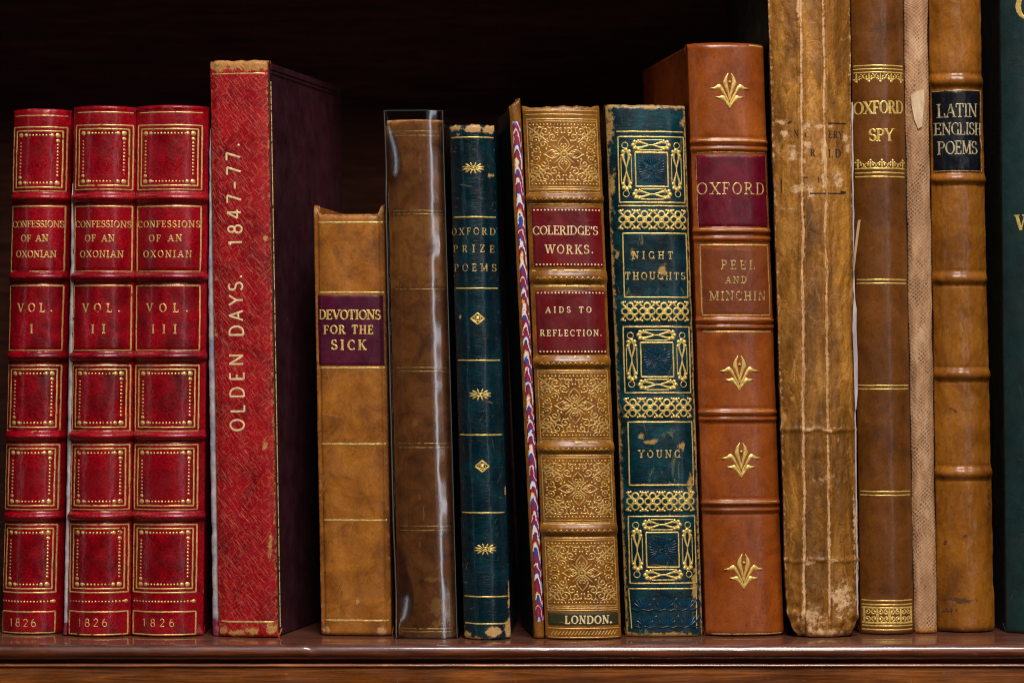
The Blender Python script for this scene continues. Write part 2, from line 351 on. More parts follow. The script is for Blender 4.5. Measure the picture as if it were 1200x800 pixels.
prof2 = [(-0.028, -0.0077), (-0.0325, -0.0077), (-0.0331, -0.0079), (-0.0333, -0.0084), (-0.0331, -0.0089), (-0.0325, -0.0091), (-0.0325, -0.0095), (-0.0325, -0.06), (-0.020, -0.06), (-0.020, -0.0124), (-0.028, -0.0124)]
fa = extrude_profile("fascia_board", prof2, M['fascia'], jitter=0.00008)
bm = bmesh.new(); bmesh.ops.create_cube(bm, size=1)
for v_ in bm.verts: v_.co = Vector((v_.co.x * 0.9, 0.208 + v_.co.y * 0.012, 0.19 + v_.co.z * 0.52))
bmesh.ops.bevel(bm, geom=bm.edges[:], offset=0.002, segments=2, affect='EDGES')
bm_obj("back_panel", bm, M['panel'], case)
bm = bmesh.new(); bmesh.ops.create_cube(bm, size=1)
for v_ in bm.verts: v_.co = Vector((v_.co.x * 0.86, 0.107 + v_.co.y * 0.19, 0.325 + v_.co.z * 0.022))
bmesh.ops.bevel(bm, geom=bm.edges[:], offset=0.003, segments=3, affect='EDGES')
bm_obj("unseen_shade_shelf", bm, M['shelf'], case)  # unseen shelf added above the books to keep light off the back panel

# ------------------------------------------------------------------ lettering: a hand-cut roman alphabet drawn as strokes
def v(x, y0=0, y1=1, k='T', s=3): return ('v', x, y0, y1, k, s)
GL = {
 'A': (.86, [('d', .10, 0, .43, 1, 't'), ('d', .43, 1, .76, 0, 'T'), ('h', .34, .24, .62), ('s', .10, 0), ('s', .76, 0)]),
 'B': (.72, [v(.16), ('a', .34, .76, .24, .24, -90, 90), ('a', .36, .26, .28, .26, -90, 90), ('h', 1, .16, .36), ('h', .51, .16, .38), ('h', 0, .16, .38)]),
 'C': (.80, [('a', .45, .5, .36, .5, 45, 315), ('d', .72, .98, .72, .70, 't'), ('d', .72, .02, .72, .22, 't')]),
 'D': (.86, [v(.16), ('a', .38, .5, .38, .5, -90, 90), ('h', 1, .16, .40), ('h', 0, .16, .40)]),
 'E': (.70, [v(.16), ('h', 1, .16, .60), ('h', .52, .16, .48), ('h', 0, .16, .62), ('d', .60, 1, .60, .76, 't'), ('d', .62, 0, .62, .25, 't'), ('d', .48, .42, .48, .62, 't')]),
 'F': (.66, [v(.16), ('h', 1, .16, .60), ('h', .50, .16, .46), ('d', .60, 1, .60, .75, 't'), ('d', .46, .40, .46, .60, 't')]),
 'G': (.86, [('a', .45, .5, .36, .5, 45, 318), ('v', .72, 0, .42, 'T', 1), ('d', .72, .98, .72, .70, 't')]),
 'H': (.88, [v(.18), v(.70), ('h', .52, .18, .70)]),
 'I': (.40, [v(.20)]),
 'K': (.84, [v(.16), ('d', .18, .42, .68, 1, 't'), ('d', .34, .60, .72, 0, 'T'), ('s', .68, 1), ('s', .73, 0)]),
 'L': (.68, [v(.16), ('h', 0, .16, .60), ('d', .60, 0, .60, .28, 't')]),
 'M': (1.04, [v(.14, k='t'), v(.88), ('d', .16, 1, .50, .06, 'T'), ('d', .50, .06, .86, 1, 't')]),
 'N': (.90, [v(.15, k='t'), v(.75, k='t', s=2), ('d', .15, 1, .75, 0, 'T')]),
 'O': (.88, [('a', .44, .5, .37, .5, 0, 360)]),
 'P': (.70, [v(.16), ('a', .34, .74, .26, .26, -90, 90), ('h', 1, .16, .36), ('h', .48, .16, .36)]),
 'R': (.82, [v(.16), ('a', .34, .75, .25, .25, -90, 90), ('h', 1, .16, .36), ('h', .50, .16, .36), ('d', .38, .50, .70, 0, 'T'), ('s', .72, 0)]),
 'S': (.64, [('a', .32, .75, .23, .25, 30, 270), ('a', .32, .25, .26, .25, -150, 90), ('d', .52, .98, .52, .74, 't'), ('d', .08, .02, .08, .28, 't')]),
 'T': (.78, [v(.39, s=1), ('h', 1, .06, .72), ('d', .06, 1, .06, .74, 't'), ('d', .72, 1, .72, .74, 't')]),
 'U': (.86, [('v', .18, .3, 1, 'T', 2), ('v', .70, .3, 1, 't', 2), ('a', .44, .3, .26, .3, 180, 360)]),
 'V': (.84, [('d', .10, 1, .44, 0, 'T'), ('d', .44, 0, .76, 1, 't'), ('s', .10, 1), ('s', .76, 1)]),
 'W': (1.16, [('d', .08, 1, .34, 0, 'T'), ('d', .34, 0, .58, 1, 't'), ('d', .58, 1, .82, 0, 'T'), ('d', .82, 0, 1.08, 1, 't'), ('s', .08, 1), ('s', .58, 1), ('s', 1.08, 1)]),
 'X': (.86, [('d', .12, 1, .74, 0, 'T'), ('d', .74, 1, .12, 0, 't'), ('s', .12, 1), ('s', .74, 1), ('s', .12, 0), ('s', .74, 0)]),
 'Y': (.84, [('d', .10, 1, .43, .46, 'T'), ('d', .43, .46, .76, 1, 't'), ('v', .43, 0, .46, 'T', 1), ('s', .10, 1), ('s', .76, 1)]),
 'Z': (.76, [('h', 1, .10, .66), ('h', 0, .10, .66), ('d', .66, 1, .10, 0, 'T'), ('d', .10, 1, .10, .75, 't'), ('d', .66, 0, .66, .25, 't')]),
 '1': (.46, [v(.24, s=1), ('d', .24, 1, .08, .82, 't')]),
 '2': (.66, [('a', .32, .72, .24, .28, -40, 165), ('d', .51, .56, .08, .04, 't'), ('h', .03, .06, .60)]),
 '4': (.72, [('v', .48, 0, 1, 'T', 1), ('d', .46, 1, .06, .28, 't'), ('h', .28, .06, .68)]),
 '6': (.68, [('a', .34, .30, .25, .30, 0, 360), ('a', .50, .42, .42, .58, 105, 185)]),
 '7': (.64, [('h', 1, .08, .60), ('d', .60, 1, .26, 0, 'T'), ('d', .08, 1, .08, .78, 't')]),
 '8': (.68, [('a', .34, .75, .20, .25, 0, 360), ('a', .34, .27, .26, .27, 0, 360)]),
 '.': (.28, [('p', .13, .08)]), "'": (.26, [('d', .14, 1, .10, .72, 'T')]), '-': (.62, [('h', .42, .06, .54)]), ' ': (.45, []),
}

class Deco:
    """collects raised strokes, dots and letters laid on a spine"""
    def __init__(s, book, h=0.00004, ridge=0.00016):
        s.b = book; s.v = []; s.f = []; s.h = h; s.r = ridge; s.y = []
    def ribbon(s, pts, wd, closed=False, step=1.6, jit=0.0):
        n = len(pts); W = wd if isinstance(wd, (list, tuple)) else [wd] * n
        P, Q = [], []
        rng = n if closed else n - 1
        for i in range(rng):
            a, b = pts[i], pts[(i + 1) % n]; d = math.hypot(b[0] - a[0], b[1] - a[1])
            if d < 1e-6: continue
            k = max(1, int(math.ceil(d / step)))
            for j in range(k):
                t = j / k; P.append((a[0] + (b[0] - a[0]) * t, a[1] + (b[1] - a[1]) * t)); Q.append(W[i] + (W[(i + 1) % n] - W[i]) * t)
        if not closed: P.append(pts[-1]); Q.append(W[-1])
        m = len(P)
        if m < 2: return
        base = len(s.v)
        for i in range(m):
            a = P[(i - 1) % m] if (closed or i > 0) else P[i]; c = P[(i + 1) % m] if (closed or i < m - 1) else P[i]
            tx, ty = c[0] - a[0], c[1] - a[1]; L = math.hypot(tx, ty) or 1
            nx, ny = -ty / L, tx / L; hw = Q[i] / 2
            x, y = P[i]
            if jit:
                q = noise.noise(Vector((x * .13, y * .13, base * .01))) * jit; x += nx * q; y += ny * q
                hw *= 1 + 0.25 * noise.noise(Vector((x * .5, y * .5, 3.3)))
            s.y += [y, y, y]
            s.v.append(s.b.P(x - nx * hw, y - ny * hw, s.h)); s.v.append(s.b.P(x, y, s.h + s.r * min(1, hw / 0.7))); s.v.append(s.b.P(x + nx * hw, y + ny * hw, s.h))
        for i in range(m if closed else m - 1):
            a = base + i * 3; b = base + ((i + 1) % m) * 3
            s.f.append((a, a + 1, b + 1, b)); s.f.append((a + 1, a + 2, b + 2, b + 1))
    def line(s, x0, y0, x1, y1, wd=1.7): s.ribbon([(x0, y0), (x1, y1)], wd, jit=0.26)
    def dot(s, x, y, r, ry=None):
        ry = ry or r; b = len(s.v); n = 10; s.y += [y] * 21
        s.v.append(s.b.P(x, y, s.h + s.r * min(2.2, r * 0.9)))
        for q, hh in ((0.6, 0.75), (1.0, 0)):
            for i in range(n):
                a = 2 * math.pi * i / n
                s.v.append(s.b.P(x + q * r * math.cos(a), y + q * ry * math.sin(a), s.h + s.r * hh * min(2.2, r * 0.9)))
        for i in range(n):
            j = (i + 1) % n
            s.f.append((b, b + 1 + j, b + 1 + i)); s.f.append((b + 1 + i, b + 1 + j, b + 1 + n + j, b + 1 + n + i))
    def ring(s, x, y, r, wd=1.4, ry=None):
        ry = ry or r
        s.ribbon([(x + r * math.cos(a * math.pi / 10), y + ry * math.sin(a * math.pi / 10)) for a in range(20)], wd, True)
    def frame(s, x0, y0, x1, y1, wd=1.6, lean=0.0):
        s.line(x0, y0, x1, y0, wd); s.line(x0 + lean, y1, x1 + lean, y1, wd); s.line(x0, y0, x0 + lean, y1, wd); s.line(x1, y0, x1 + lean, y1, wd)
    def dotrow(s, x0, y0, x1, y1, pitch, r):
        d = math.hypot(x1 - x0, y1 - y0); n = max(1, int(round(d / pitch)))
        for i in range(n + 1):
            t = i / n; s.dot(x0 + (x1 - x0) * t, y0 + (y1 - y0) * t, r * random.uniform(.85, 1.12))
    def spiral(s, cx, cy, r, a0, turns, dr, wd=1.2, k=0.15):
        n = int(14 * turns) + 4; pts = []; ws = []
        for i in range(n + 1):
            t = i / n; a = a0 + dr * turns * 2 * math.pi * t; rr = r * (1 - (1 - k) * t)
            pts.append((cx + rr * math.cos(a), cy + rr * math.sin(a))); ws.append(wd * (0.7 + 0.5 * t))
        s.ribbon(pts, ws); s.dot(pts[-1][0], pts[-1][1], wd * 0.8)
    def text(s, txt, x0, y0, x1, y1, cap, T=.19, t=.085, serif=True, xs=None):
        d = math.hypot(x1 - x0, y1 - y0); dx, dy = (x1 - x0) / d, (y1 - y0) / d; ux, uy = dy, -dx
        nat = sum(GL[c][0] for c in txt); n = len(txt)
        sx = xs or 1.0
        if nat * cap * sx > d * 0.99: sx = d * 0.99 / (nat * cap)
        gap = (d - nat * cap * sx) / max(1, n - 1) if n > 1 else 0
        cx = 0.0
        for c in txt:
            gw, prims = GL[c]; tilt = random.uniform(-.012, .012)
            off = random.uniform(-.02, .02)
            def mp(p, cx=cx, tilt=tilt, off=off):
                a = cx + (p[0]) * cap * sx; b = (p[1] + off + tilt * p[0]) * cap
                return (x0 + dx * a + ux * b, y0 + dy * a + uy * b)
            sw = .17 if serif else 0
            def ser(x, y):
                if serif: s.ribbon([mp((x - sw, y)), mp((x + sw, y))], max(.7, t * cap * .95))
            for p in prims:
                k = p[0]
                if k == 'v':
                    s.ribbon([mp((p[1], p[2])), mp((p[1], p[3]))], (T if p[4] == 'T' else t) * cap)
                    if p[5] & 1: ser(p[1], p[2])
                    if p[5] & 2: ser(p[1], p[3])
                elif k == 'd':
                    if not serif and p[1] == p[3]: continue
                    s.ribbon([mp((p[1], p[2])), mp((p[3], p[4]))], (T if p[5] == 'T' else t) * cap)
                elif k == 'h': s.ribbon([mp((p[2], p[1])), mp((p[3], p[1]))], t * cap)
                elif k == 's': ser(p[1], p[2])
                elif k == 'p': q = mp((p[1], p[2])); s.dot(q[0], q[1], T * cap * .62)
                elif k == 'a':
                    full = abs(p[6] - p[5]) >= 360; m = 20 if full else 12
                    pts, ws = [], []
                    for i in range(m if full else m + 1):
                        a = R_(p[5] + (p[6] - p[5]) * i / m)
                        pts.append(mp((p[1] + p[3] * math.cos(a), p[2] + p[4] * math.sin(a)))); ws.append((t + (T - t) * math.cos(a) ** 2) * cap)
                    s.ribbon(pts, ws, full)
            cx += gw * cap * sx + gap
    def build(s, name, mat, parent, gap=4.0):
        """one object for each tooled panel, rule, ornament or line of letters up the spine"""
        ys = sorted(set(s.y)); cuts = [(a + b) / 2 for a, b in zip(ys, ys[1:]) if b - a > gap] if gap else []
        import bisect
        part = [bisect.bisect(cuts, y) for y in s.y]; o = None
        for k in range(len(cuts) + 1):
            idx = [i for i, p in enumerate(part) if p == k]; new = {a: b for b, a in enumerate(idx)}
            o = mesh_obj(name, [s.v[i] for i in idx], [tuple(new[i] for i in f) for f in s.f if part[f[0]] == k and all(i in new for i in f)], mat, parent)
        return o

# ------------------------------------------------------------------ books
def interp(pts, y):
    if y <= pts[0][0]:
        (a, b), (c, d) = pts[0], pts[1]; return b + (d - b) * (y - a) / (c - a)
    for (a, b), (c, d) in zip(pts, pts[1:]):
        if y <= c: return b + (d - b) * (y - a) / (c - a)
    (a, b), (c, d) = pts[-2], pts[-1]; return d + (d - b) * (y - c) / (c - a)

class Book:
    def __init__(s, name, label, Lp, Rp, top, bot, depth, yaw, bulge, p, mat, cover_mat=None, bands=(), arch=0.0, ears=0.0,
                 end_r=0.0012, edge_wear=0.25, top_wear=0.3, bot_wear=0.3, patches=(), tones=(), rough_amp=0.00012, dents=None, cat='book', group=None,
                 spine_name='spine', step=0.0008, joint=True, topn=0.0, covers=True, cover_top=0.0, nu=46, slant=0.0):
        s.nu = nu; s.slant = slant
        s.Lp, s.Rp, s.top, s.bot = Lp, Rp, top, bot
        s.yoff = DIST * (345.0 / (bot - 400) - 1)
        s.kk = K * (DIST + s.yoff) / DIST
        s.bulge, s.p = bulge, p; s.bands = bands; s.arch, s.ears = arch, ears; s.end_r = end_r; s.topn = topn
        s.seed = hash(label) % 1 if False else sum(map(ord, label)) * 0.37; s.rough_amp = rough_amp; s.dents = dents
        s.cy = math.cos(R_(yaw)); s.xc = (0.5 * (interp(Lp, bot) + interp(Rp, bot)) - 600) * s.kk
        e = bpy.data.objects.new(name, None); COL.objects.link(e); e.location = (s.xc, s.yoff, 0); e.rotation_euler = (0, 0, R_(yaw))
        e.empty_display_size = 0.02
        tag(e, label, cat, group); s.root = e
        s.ew, s.tw, s.bw, s.patches, s.tones = edge_wear, top_wear, bot_wear, patches, tones
        s.depth = depth; s.mat = mat
        s.spine = s.make_spine(spine_name, mat, step)
        if covers: s.make_covers(cover_mat or mat, cover_top)
    def zpx(s, Y): return ZC + (400 - Y) * s.kk
    def ytop(s, sv):
        q = s.top - s.slant * sv - s.arch * (1 - sv * sv) + s.ears * (1 - sstep(.78, .95, abs(sv)))
        if s.topn: q += s.topn * (noise.noise(Vector((sv * 3.1, s.seed, 0))) + 0.6 * noise.noise(Vector((sv * 9, s.seed, 4))))
        return q
    def disp(s, sv, Y):
        d = 0.0
        for (y0, y1, h) in s.bands:
            if y0 < Y < y1:
                d += h * math.sin(math.pi * (Y - y0) / (y1 - y0)) ** 0.75 * (1 - 0.6 * abs(sv) ** 10)
            else:
                e = min(abs(Y - y0), abs(Y - y1))
                if e < 4.5: d -= h * 0.28 * (1 - e / 4.5) * (1 - abs(sv) ** 10)
        q = Vector((sv * 2.2, Y * 0.02, s.seed))
        d += s.rough_amp * (noise.noise(q) * 1.2 + 0.7 * noise.noise(q * 4.1) + 0.35 * noise.noise(q * 13))
        if s.dents: d += s.dents(sv, Y)
        return d
    def surf(s, sv, Y, h=0.0):
        sc_ = clamp(sv, -1.0, 1.0)
        L, Rr = interp(s.Lp, Y), interp(s.Rp, Y); wpx = Rr - L
        X = L + (sv + 1) * 0.5 * wpx
        wm = wpx * s.kk
        pr = 1 - abs(sc_) ** s.p
        dpr = -s.p * abs(sc_) ** (s.p - 1) * (1 if sc_ > 0 else -1)
        yp = -s.bulge * dpr / (wm / 2)
        L_ = math.hypot(yp, 1); nx, ny = yp / L_, -1 / L_
        dd = s.disp(sc_, Y) + h
        yt = s.ytop(sc_); r = s.end_r; back = 0.0
        for d in ((Y - yt) * s.kk, (s.bot - Y) * s.kk):
            if d < r: back += r - math.sqrt(max(0, r * r - (r - max(0, d)) ** 2))
        x = ((X - 600) * s.kk - s.xc) / s.cy + nx * dd
        y = -s.bulge * pr + ny * dd + back
        return (x, y, max(0.0, s.zpx(Y)))
    def P(s, X, Y, h):
        L, Rr = interp(s.Lp, Y), interp(s.Rp, Y)
        sv = (X - L) / (Rr - L) * 2 - 1
        return s.surf(clamp(sv, -1, 1), Y, h)
    def make_spine(s, name, mat, step):
        H = s.zpx(s.top); nv = int(H / step); nu = s.nu
        ts = [-1 + 2 * i / nu for i in range(nu + 1)]
        ss = [t * (1.3 - 0.3 * t * t) for t in ts]
        verts, faces, wear, tone = [], [], [], []
        cols = nu + 1 + 6
        for j in range(nv + 1):
            f = j / nv
            # finer rows near the ends
            f = f + 0.0
            rowY = None
            row = []
            for sv in ss:
                Y = s.bot + (s.ytop(sv) - s.bot) * f
                row.append((s.surf(sv, Y), sv, Y))
            def side(sg):
                (x, y, z), sv, Y = row[0] if sg < 0 else row[-1]
                out = [((x, y + 0.0012, z), sv, Y), ((x - sg * 0.0009, y + 0.0030, z), sv, Y), ((x - sg * 0.0010, y + 0.0090, z), sv, Y)]
                return out
            full = side(-1)[::-1] + row + side(1)
            for (co, sv, Y) in full:
                verts.append(co)
                e = abs(sv)
                yt = s.ytop(sv)
                dt, db = (Y - yt), (s.bot - Y)
                wv = s.ew * sstep(.86, 1.0, e)
                wv = max(wv, s.tw * (1 - sstep(0, 9, dt)), s.bw * (1 - sstep(0, 8, db)))
                L, Rr = interp(s.Lp, Y), interp(s.Rp, Y); X = L + (sv + 1) * .5 * (Rr - L)
                for (px, py, rx, ry, am) in s.patches:
                    q = ((X - px) / rx) ** 2 + ((Y - py) / ry) ** 2
                    if q < 4: wv = max(wv, am * math.exp(-q * 0.9))
                tv = 0.0
                for (y0, y1, am) in s.tones:
                    tv = max(tv, am * sstep(y0 - 3, y0 + 3, Y) * (1 - sstep(y1 - 3, y1 + 3, Y)))
                wear.append(wv); tone.append(tv)
        for j in range(nv):
            for i in range(cols - 1):
                a = j * cols + i; faces.append((a, a + 1, a + 1 + cols, a + cols))
        # head and tail caps folding back over the page block
        for jj, dz in ((nv, -1), (0, 1)):
            prev = [jj * cols + i for i in range(cols)]
            for q, (dy, zz) in enumerate(((0.0012, 0.0), (0.0035, 0.0012), (0.006, 0.003))):
                cur = []
                for i in range(cols):
                    x, y, z = verts[jj * cols + i]
                    inner = 1 if 3 <= i < cols - 3 else 0
                    verts.append((x, max(y + dy, y) if inner else y + dy * .2, max(0.0004, z + (dz * zz if inner else 0))) if jj else (x, y + dy * inner, 0.0002 + zz * inner))
                    wear.append(wear[jj * cols + i]); tone.append(tone[jj * cols + i]); cur.append(len(verts) - 1)
                for i in range(cols - 1):
                    fc = (prev[i], prev[i + 1], cur[i + 1], cur[i])
                    faces.append(fc if jj else fc[::-1])
                prev = cur
        o = mesh_obj(name, verts, faces, mat, s.root)
        for nm, data in (('wear', wear), ('tone', tone)):
            at = o.data.attributes.new(nm, 'FLOAT', 'POINT'); at.data.foreach_set('value', data)
        return o
    def edge_x(s, sg, Y): return ((interp(s.Lp if sg < 0 else s.Rp, Y) - 600) * s.kk - s.xc) / s.cy
    def slab(s, name, xa0, xa1, sg0, sg1, y0, y1, z0px, z1px, mat, bev=0.0006):
        """sheared slab; x measured inward/outward from the leaning spine edges"""
        bm = bmesh.new(); vs = []
        for Y in (z0px, z1px):
            for y in (y0, y1):
                for (sg, xo) in ((sg0, xa0), (sg1, xa1)):
                    vs.append(bm.verts.new((s.edge_x(sg, Y) + xo, y, max(0.0003, s.zpx(Y)))))
        for f in ((0, 1, 3, 2), (4, 6, 7, 5), (0, 4, 5, 1), (2, 3, 7, 6), (0, 2, 6, 4), (1, 5, 7, 3)): bm.faces.new([vs[i] for i in f])
        bmesh.ops.bevel(bm, geom=bm.edges[:], offset=bev, segments=2, affect='EDGES', profile=0.6)
        o = bm_obj(name, bm, mat, s.root)
        return o
    def make_covers(s, mat, ctop):
        t = 0.0022; tp = s.top + 1.5 - ctop
        w_ = (interp(s.Rp, s.bot) - interp(s.Lp, s.bot)) * s.kk
        if w_ < 0.008: t = 0.0012
        s.covers = [s.slab("cover", 0.0003, t, -1, -1, 0.0042, s.depth, s.bot, tp, mat),
                    s.slab("cover", -t, -0.0003, 1, 1, 0.0042, s.depth, s.bot, tp, mat)]
        s.block = s.slab("page_block", t + 0.0002, -t - 0.0002, -1, 1, 0.0035, s.depth - 0.003, s.bot - 7, tp + 9, M['paper'], 0.0003)
    def patch(s, name, x0, y0, x1, y1, lean, mat, h=0.00022, wear=0.0, nx=36, torn=0.0, ring=True):
        """a leather label pasted on the spine"""
        ny = max(8, int((y1 - y0) / 2)); verts, faces, wr = [], [], []
        for j in range(ny + 1):
            for i in range(nx + 1):
                Y = y0 + (y1 - y0) * j / ny; X = x0 + (x1 - x0) * i / nx + lean * j / ny
                ed = i in (0, nx) or j in (0, ny)
                if torn and ed:
                    Y += torn * noise.noise(Vector((X * .21, Y * .21, 7))) if j in (0, ny) else 0
                    X += torn * .5 * noise.noise(Vector((X * .2, Y * .2, 2))) if i in (0, nx) else 0
                verts.append(s.P(X, Y, -0.00005 if ed else h))
                dd = min(i / nx, 1 - i / nx) * (x1 - x0), min(j / ny, 1 - j / ny) * (y1 - y0)
                wr.append(wear * (1 - sstep(0, 5, min(dd))))
        for j in range(ny):
            for i in range(nx):
                a = j * (nx + 1) + i; faces.append((a, a + nx + 1, a + nx + 2, a + 1))
        o = mesh_obj(name, verts, faces, mat, s.spine)
        at = o.data.attributes.new('wear', 'FLOAT', 'POINT'); at.data.foreach_set('value', wr)
        return o

# ---- three crimson volumes
GRP = "three crimson volumes of one gilt set"
def volume(num, label, Lp, Rp, top, bot, pr, board):
    bands = [(128 if num == 1 else 124, 131 if num == 1 else 129, .0007), (227, 238, .0021), (319.5, 330, .0021), (412.5, 422.5, .0021), (505.5, 515.5, .0021), (599, 609, .0021)]
    b = Book("antique_book", label, Lp, Rp, top, bot, 0.115, 0, 0.0066, 2.2, M['red'], bands=bands, arch=1.2, group=GRP, edge_wear=(.2, .3, .24)[num - 1], top_wear=.22, bot_wear=(.2, .3, .26)[num - 1], rough_amp=.00014,
             patches=([(70, 560, 3, 40, .62), (40, 130, 14, 3, .5), (60, 480, 3, 8, .5)], [(100, 742, 12, 3, .55), (156, 700, 3, 20, .55), (130, 230, 10, 3, .45), (88, 470, 2, 9, .5)], [(234, 738, 4, 8, .7), (240, 690, 3, 14, .6), (200, 128, 16, 3, .5), (180, 604, 10, 3, .48)])[num - 1])
    g = Deco(b)
    lw = 1.6
    def X(Y, f):  # f 0..1 between the tooled left and right limits
        a, c = interp(pr[0], Y), interp(pr[1], Y); return a + (c - a) * f
    def fr(y0, y1, i=0.0, wd=lw):
        for (ya, yb, fa_, fb_) in ((y0, y0, 0, 1), (y1, y1, 0, 1), (y0, y1, 0, 0), (y0, y1, 1, 1)):
            w0 = X(ya, 1) - X(ya, 0)
            k0 = i / w0
            q = lambda Y, f: X(Y, k0 if f == 0 else 1 - k0)
            g.line(q(ya, fa_), ya, q(yb, fb_), yb, wd)
    dt = 4 if num == 1 else 0
    g.line(X(133 + dt, 0.02), 133 + dt, X(133 + dt, 1), 133 + dt, 1.3)
    for (y0, y1) in ((148 + dt * .6, 223 + dt * .5), (428, 504.5), (520.5, 596), (613.5, 692.5)):
        fr(y0, y1); fr(y0 + 4.5, y1 - 4.5, 4.2)
        ya, yb = y0 + 9.5, y1 - 9.5
        c = [(X(ya, 0) + 9.5, ya), (X(ya, 1) - 9.5, ya), (X(yb, 1) - 9.5, yb), (X(yb, 0) + 9.5, yb)]
        for i in range(4):
            p, q = c[i], c[(i + 1) % 4]; L = math.hypot(q[0] - p[0], q[1] - p[1])
            ux, uy = (q[0] - p[0]) / L, (q[1] - p[1]) / L
            g.dot(p[0], p[1], 2.8)
            g.dot(p[0] + ux * 6.4, p[1] + uy * 6.4, 2.2)
            if i in (0, 2): g.dot(q[0] - ux * 6.4, q[1] - uy * 6.4, 2.2)
            g.dotrow(p[0] + ux * 11, p[1] + uy * 11, q[0] - ux * 9, q[1] - uy * 9, 4.0, 1.25)
    fr(242.5, 318.5); fr(335, 410.5)
    g.dotrow(X(703.5, 0.02), 703, X(703.5, .93), 703, 3.8, 1.2); g.dot(X(703, .97), 703, 2.2)
    fr(715, 741.5 - (2 if num == 1 else 0))
    mg = M[("gold", "gold_two", "gold_three")[num - 1]]
    g.build("gilt_tooling", mg, b.spine)
    t = Deco(b)
    for (s_, y, a, c_, cap) in (("CONFESSIONS", 267, .01, .99, 7.3), ("OF AN", 283.5, .20, .72, 7.6), ("OXONIAN", 302, .11, .87, 7.6), ("VOL.", 365.5, .17, .83, 9.5)):
        t.text(s_, X(y, a), y, X(y, c_), y, cap, T=.19, t=.11)
    rn = "I" * num; y = 390.5; wv = (.10, .20, .32)[num - 1]; mid = .46
    if num == 1: t.text("I", X(y, mid) - 2.2, y, X(y, mid) + 2.2, y, 10)
    else: t.text(rn, X(y, mid - wv / 1.6), y, X(y, mid + wv / 1.6), y, 10)
    t.text("1826", X(732, .17), 732, X(732, .68), 732, 9.0, T=.13, t=.09, serif=False)
    t.build("lettering", mg, b.spine)
    return b
va = volume(1, "narrowest crimson gilt volume numbered I at the far end of the row", [(129, 17), (743, 3)], [(129, 84), (743, 74)], 130, 741.5, ([(150, 17.5), (741, 2)], [(150, 80), (741, 65.5)]), False)
vb = volume(2, "crimson gilt volume numbered II with a pale torn joint on its left", [(125, 87), (745, 79)], [(125, 160), (745, 153)], 126.5, 744.5, ([(133, 90.5), (741, 81.5)], [(133, 157), (741, 150)]), True)
vc = volume(3, "crimson gilt volume numbered III beside the tall red cross-grained book", [(125, 160), (745, 154)], [(125, 245), (745, 238)], 125.5, 744.5, ([(133, 163), (741, 156)], [(133, 238), (741, 230)]), False)

def torn_strip(book, name, path, seed, mat, y_at=-0.0005, thick=0.0016):
    """torn board edge: path rows of (Y, x0, x1) in spine pixels"""
    verts, faces = [], []; n = 150
    Y0, Y1 = path[0][0], path[-1][0]
    La = [(p[0], p[1]) for p in path]; Ra = [(p[0], p[2]) for p in path]
    for j in range(n + 1):
        Y = Y0 + (Y1 - Y0) * j / n
        a = interp(La, Y) + 0.9 * noise.noise(Vector((Y * .06, seed, 0))); c = interp(Ra, Y) + 0.9 * noise.noise(Vector((Y * .09, seed, 5)))
        z = max(0.0004, book.zpx(Y))
        yy = y_at + 0.0006 * noise.noise(Vector((Y * .08, seed, 9)))
        xa, xb = ((a - 600) * book.kk - book.xc) / book.cy, ((c - 600) * book.kk - book.xc) / book.cy
        for (x, y) in ((xa, yy + thick * 3), (xa, yy + .0005), (xa * .8 + xb * .2, yy), (xa * .4 + xb * .6, yy - 0.0003), (xb, yy + .0004), (xb, yy + thick * 3)):
            verts.append((x, y + 0.0002 * noise.noise(Vector((x * 900, Y * .4, seed))), z))
    for j in range(n):
        for i in range(5):
            a = j * 6 + i; faces.append((a, a + 1, a + 7, a + 6)) 
    return mesh_obj(name, verts, faces, mat, book.root)
g_ = NG('torn_joint_paper')
def torn_mat():
    g = NG('torn_white_joint_paper')
    n = g.noise(110, 7, 0.7, g.vec((1, 1, .6)), .5)
    col = g.ramp(n, [(.30, lin(90, 104, 140)), (.44, lin(150, 142, 150)), (.6, lin(184, 172, 166)), (.72, lin(130, 80, 86))])
    sp = g.n('ShaderNodeSeparateXYZ'); g.l(g.obj, sp.inputs[0])
    base = g.math('ADD', sp.outputs[2], g.math('MULTIPLY', g.math('SUBTRACT', g.noise(300, 5), .5), .02))
    m = g.ramp(g.math('MULTIPLY', base, 50), [(.22, 1.0), (.34, 0.0)])
    col = g.mix(m, col, lin(120, 34, 56))
    return g.done(g.principled(col, .7, .3, 0, g.bump(g.noise(500, 5), .6, .0005)))
bpy.data.materials.remove(g_.m)
M['torn'] = torn_mat()
o = torn_strip(vb, "cover_edge", [(215, 85, 85.4), (240, 83.5, 86), (300, 83, 89), (420, 80.5, 87.5), (520, 79, 85), (600, 77.5, 82.5), (660, 76, 80.5), (743, 74.5, 78.5)], 1.0, M['torn'])
o["label"] = "pale torn edge of the cover showing white board"

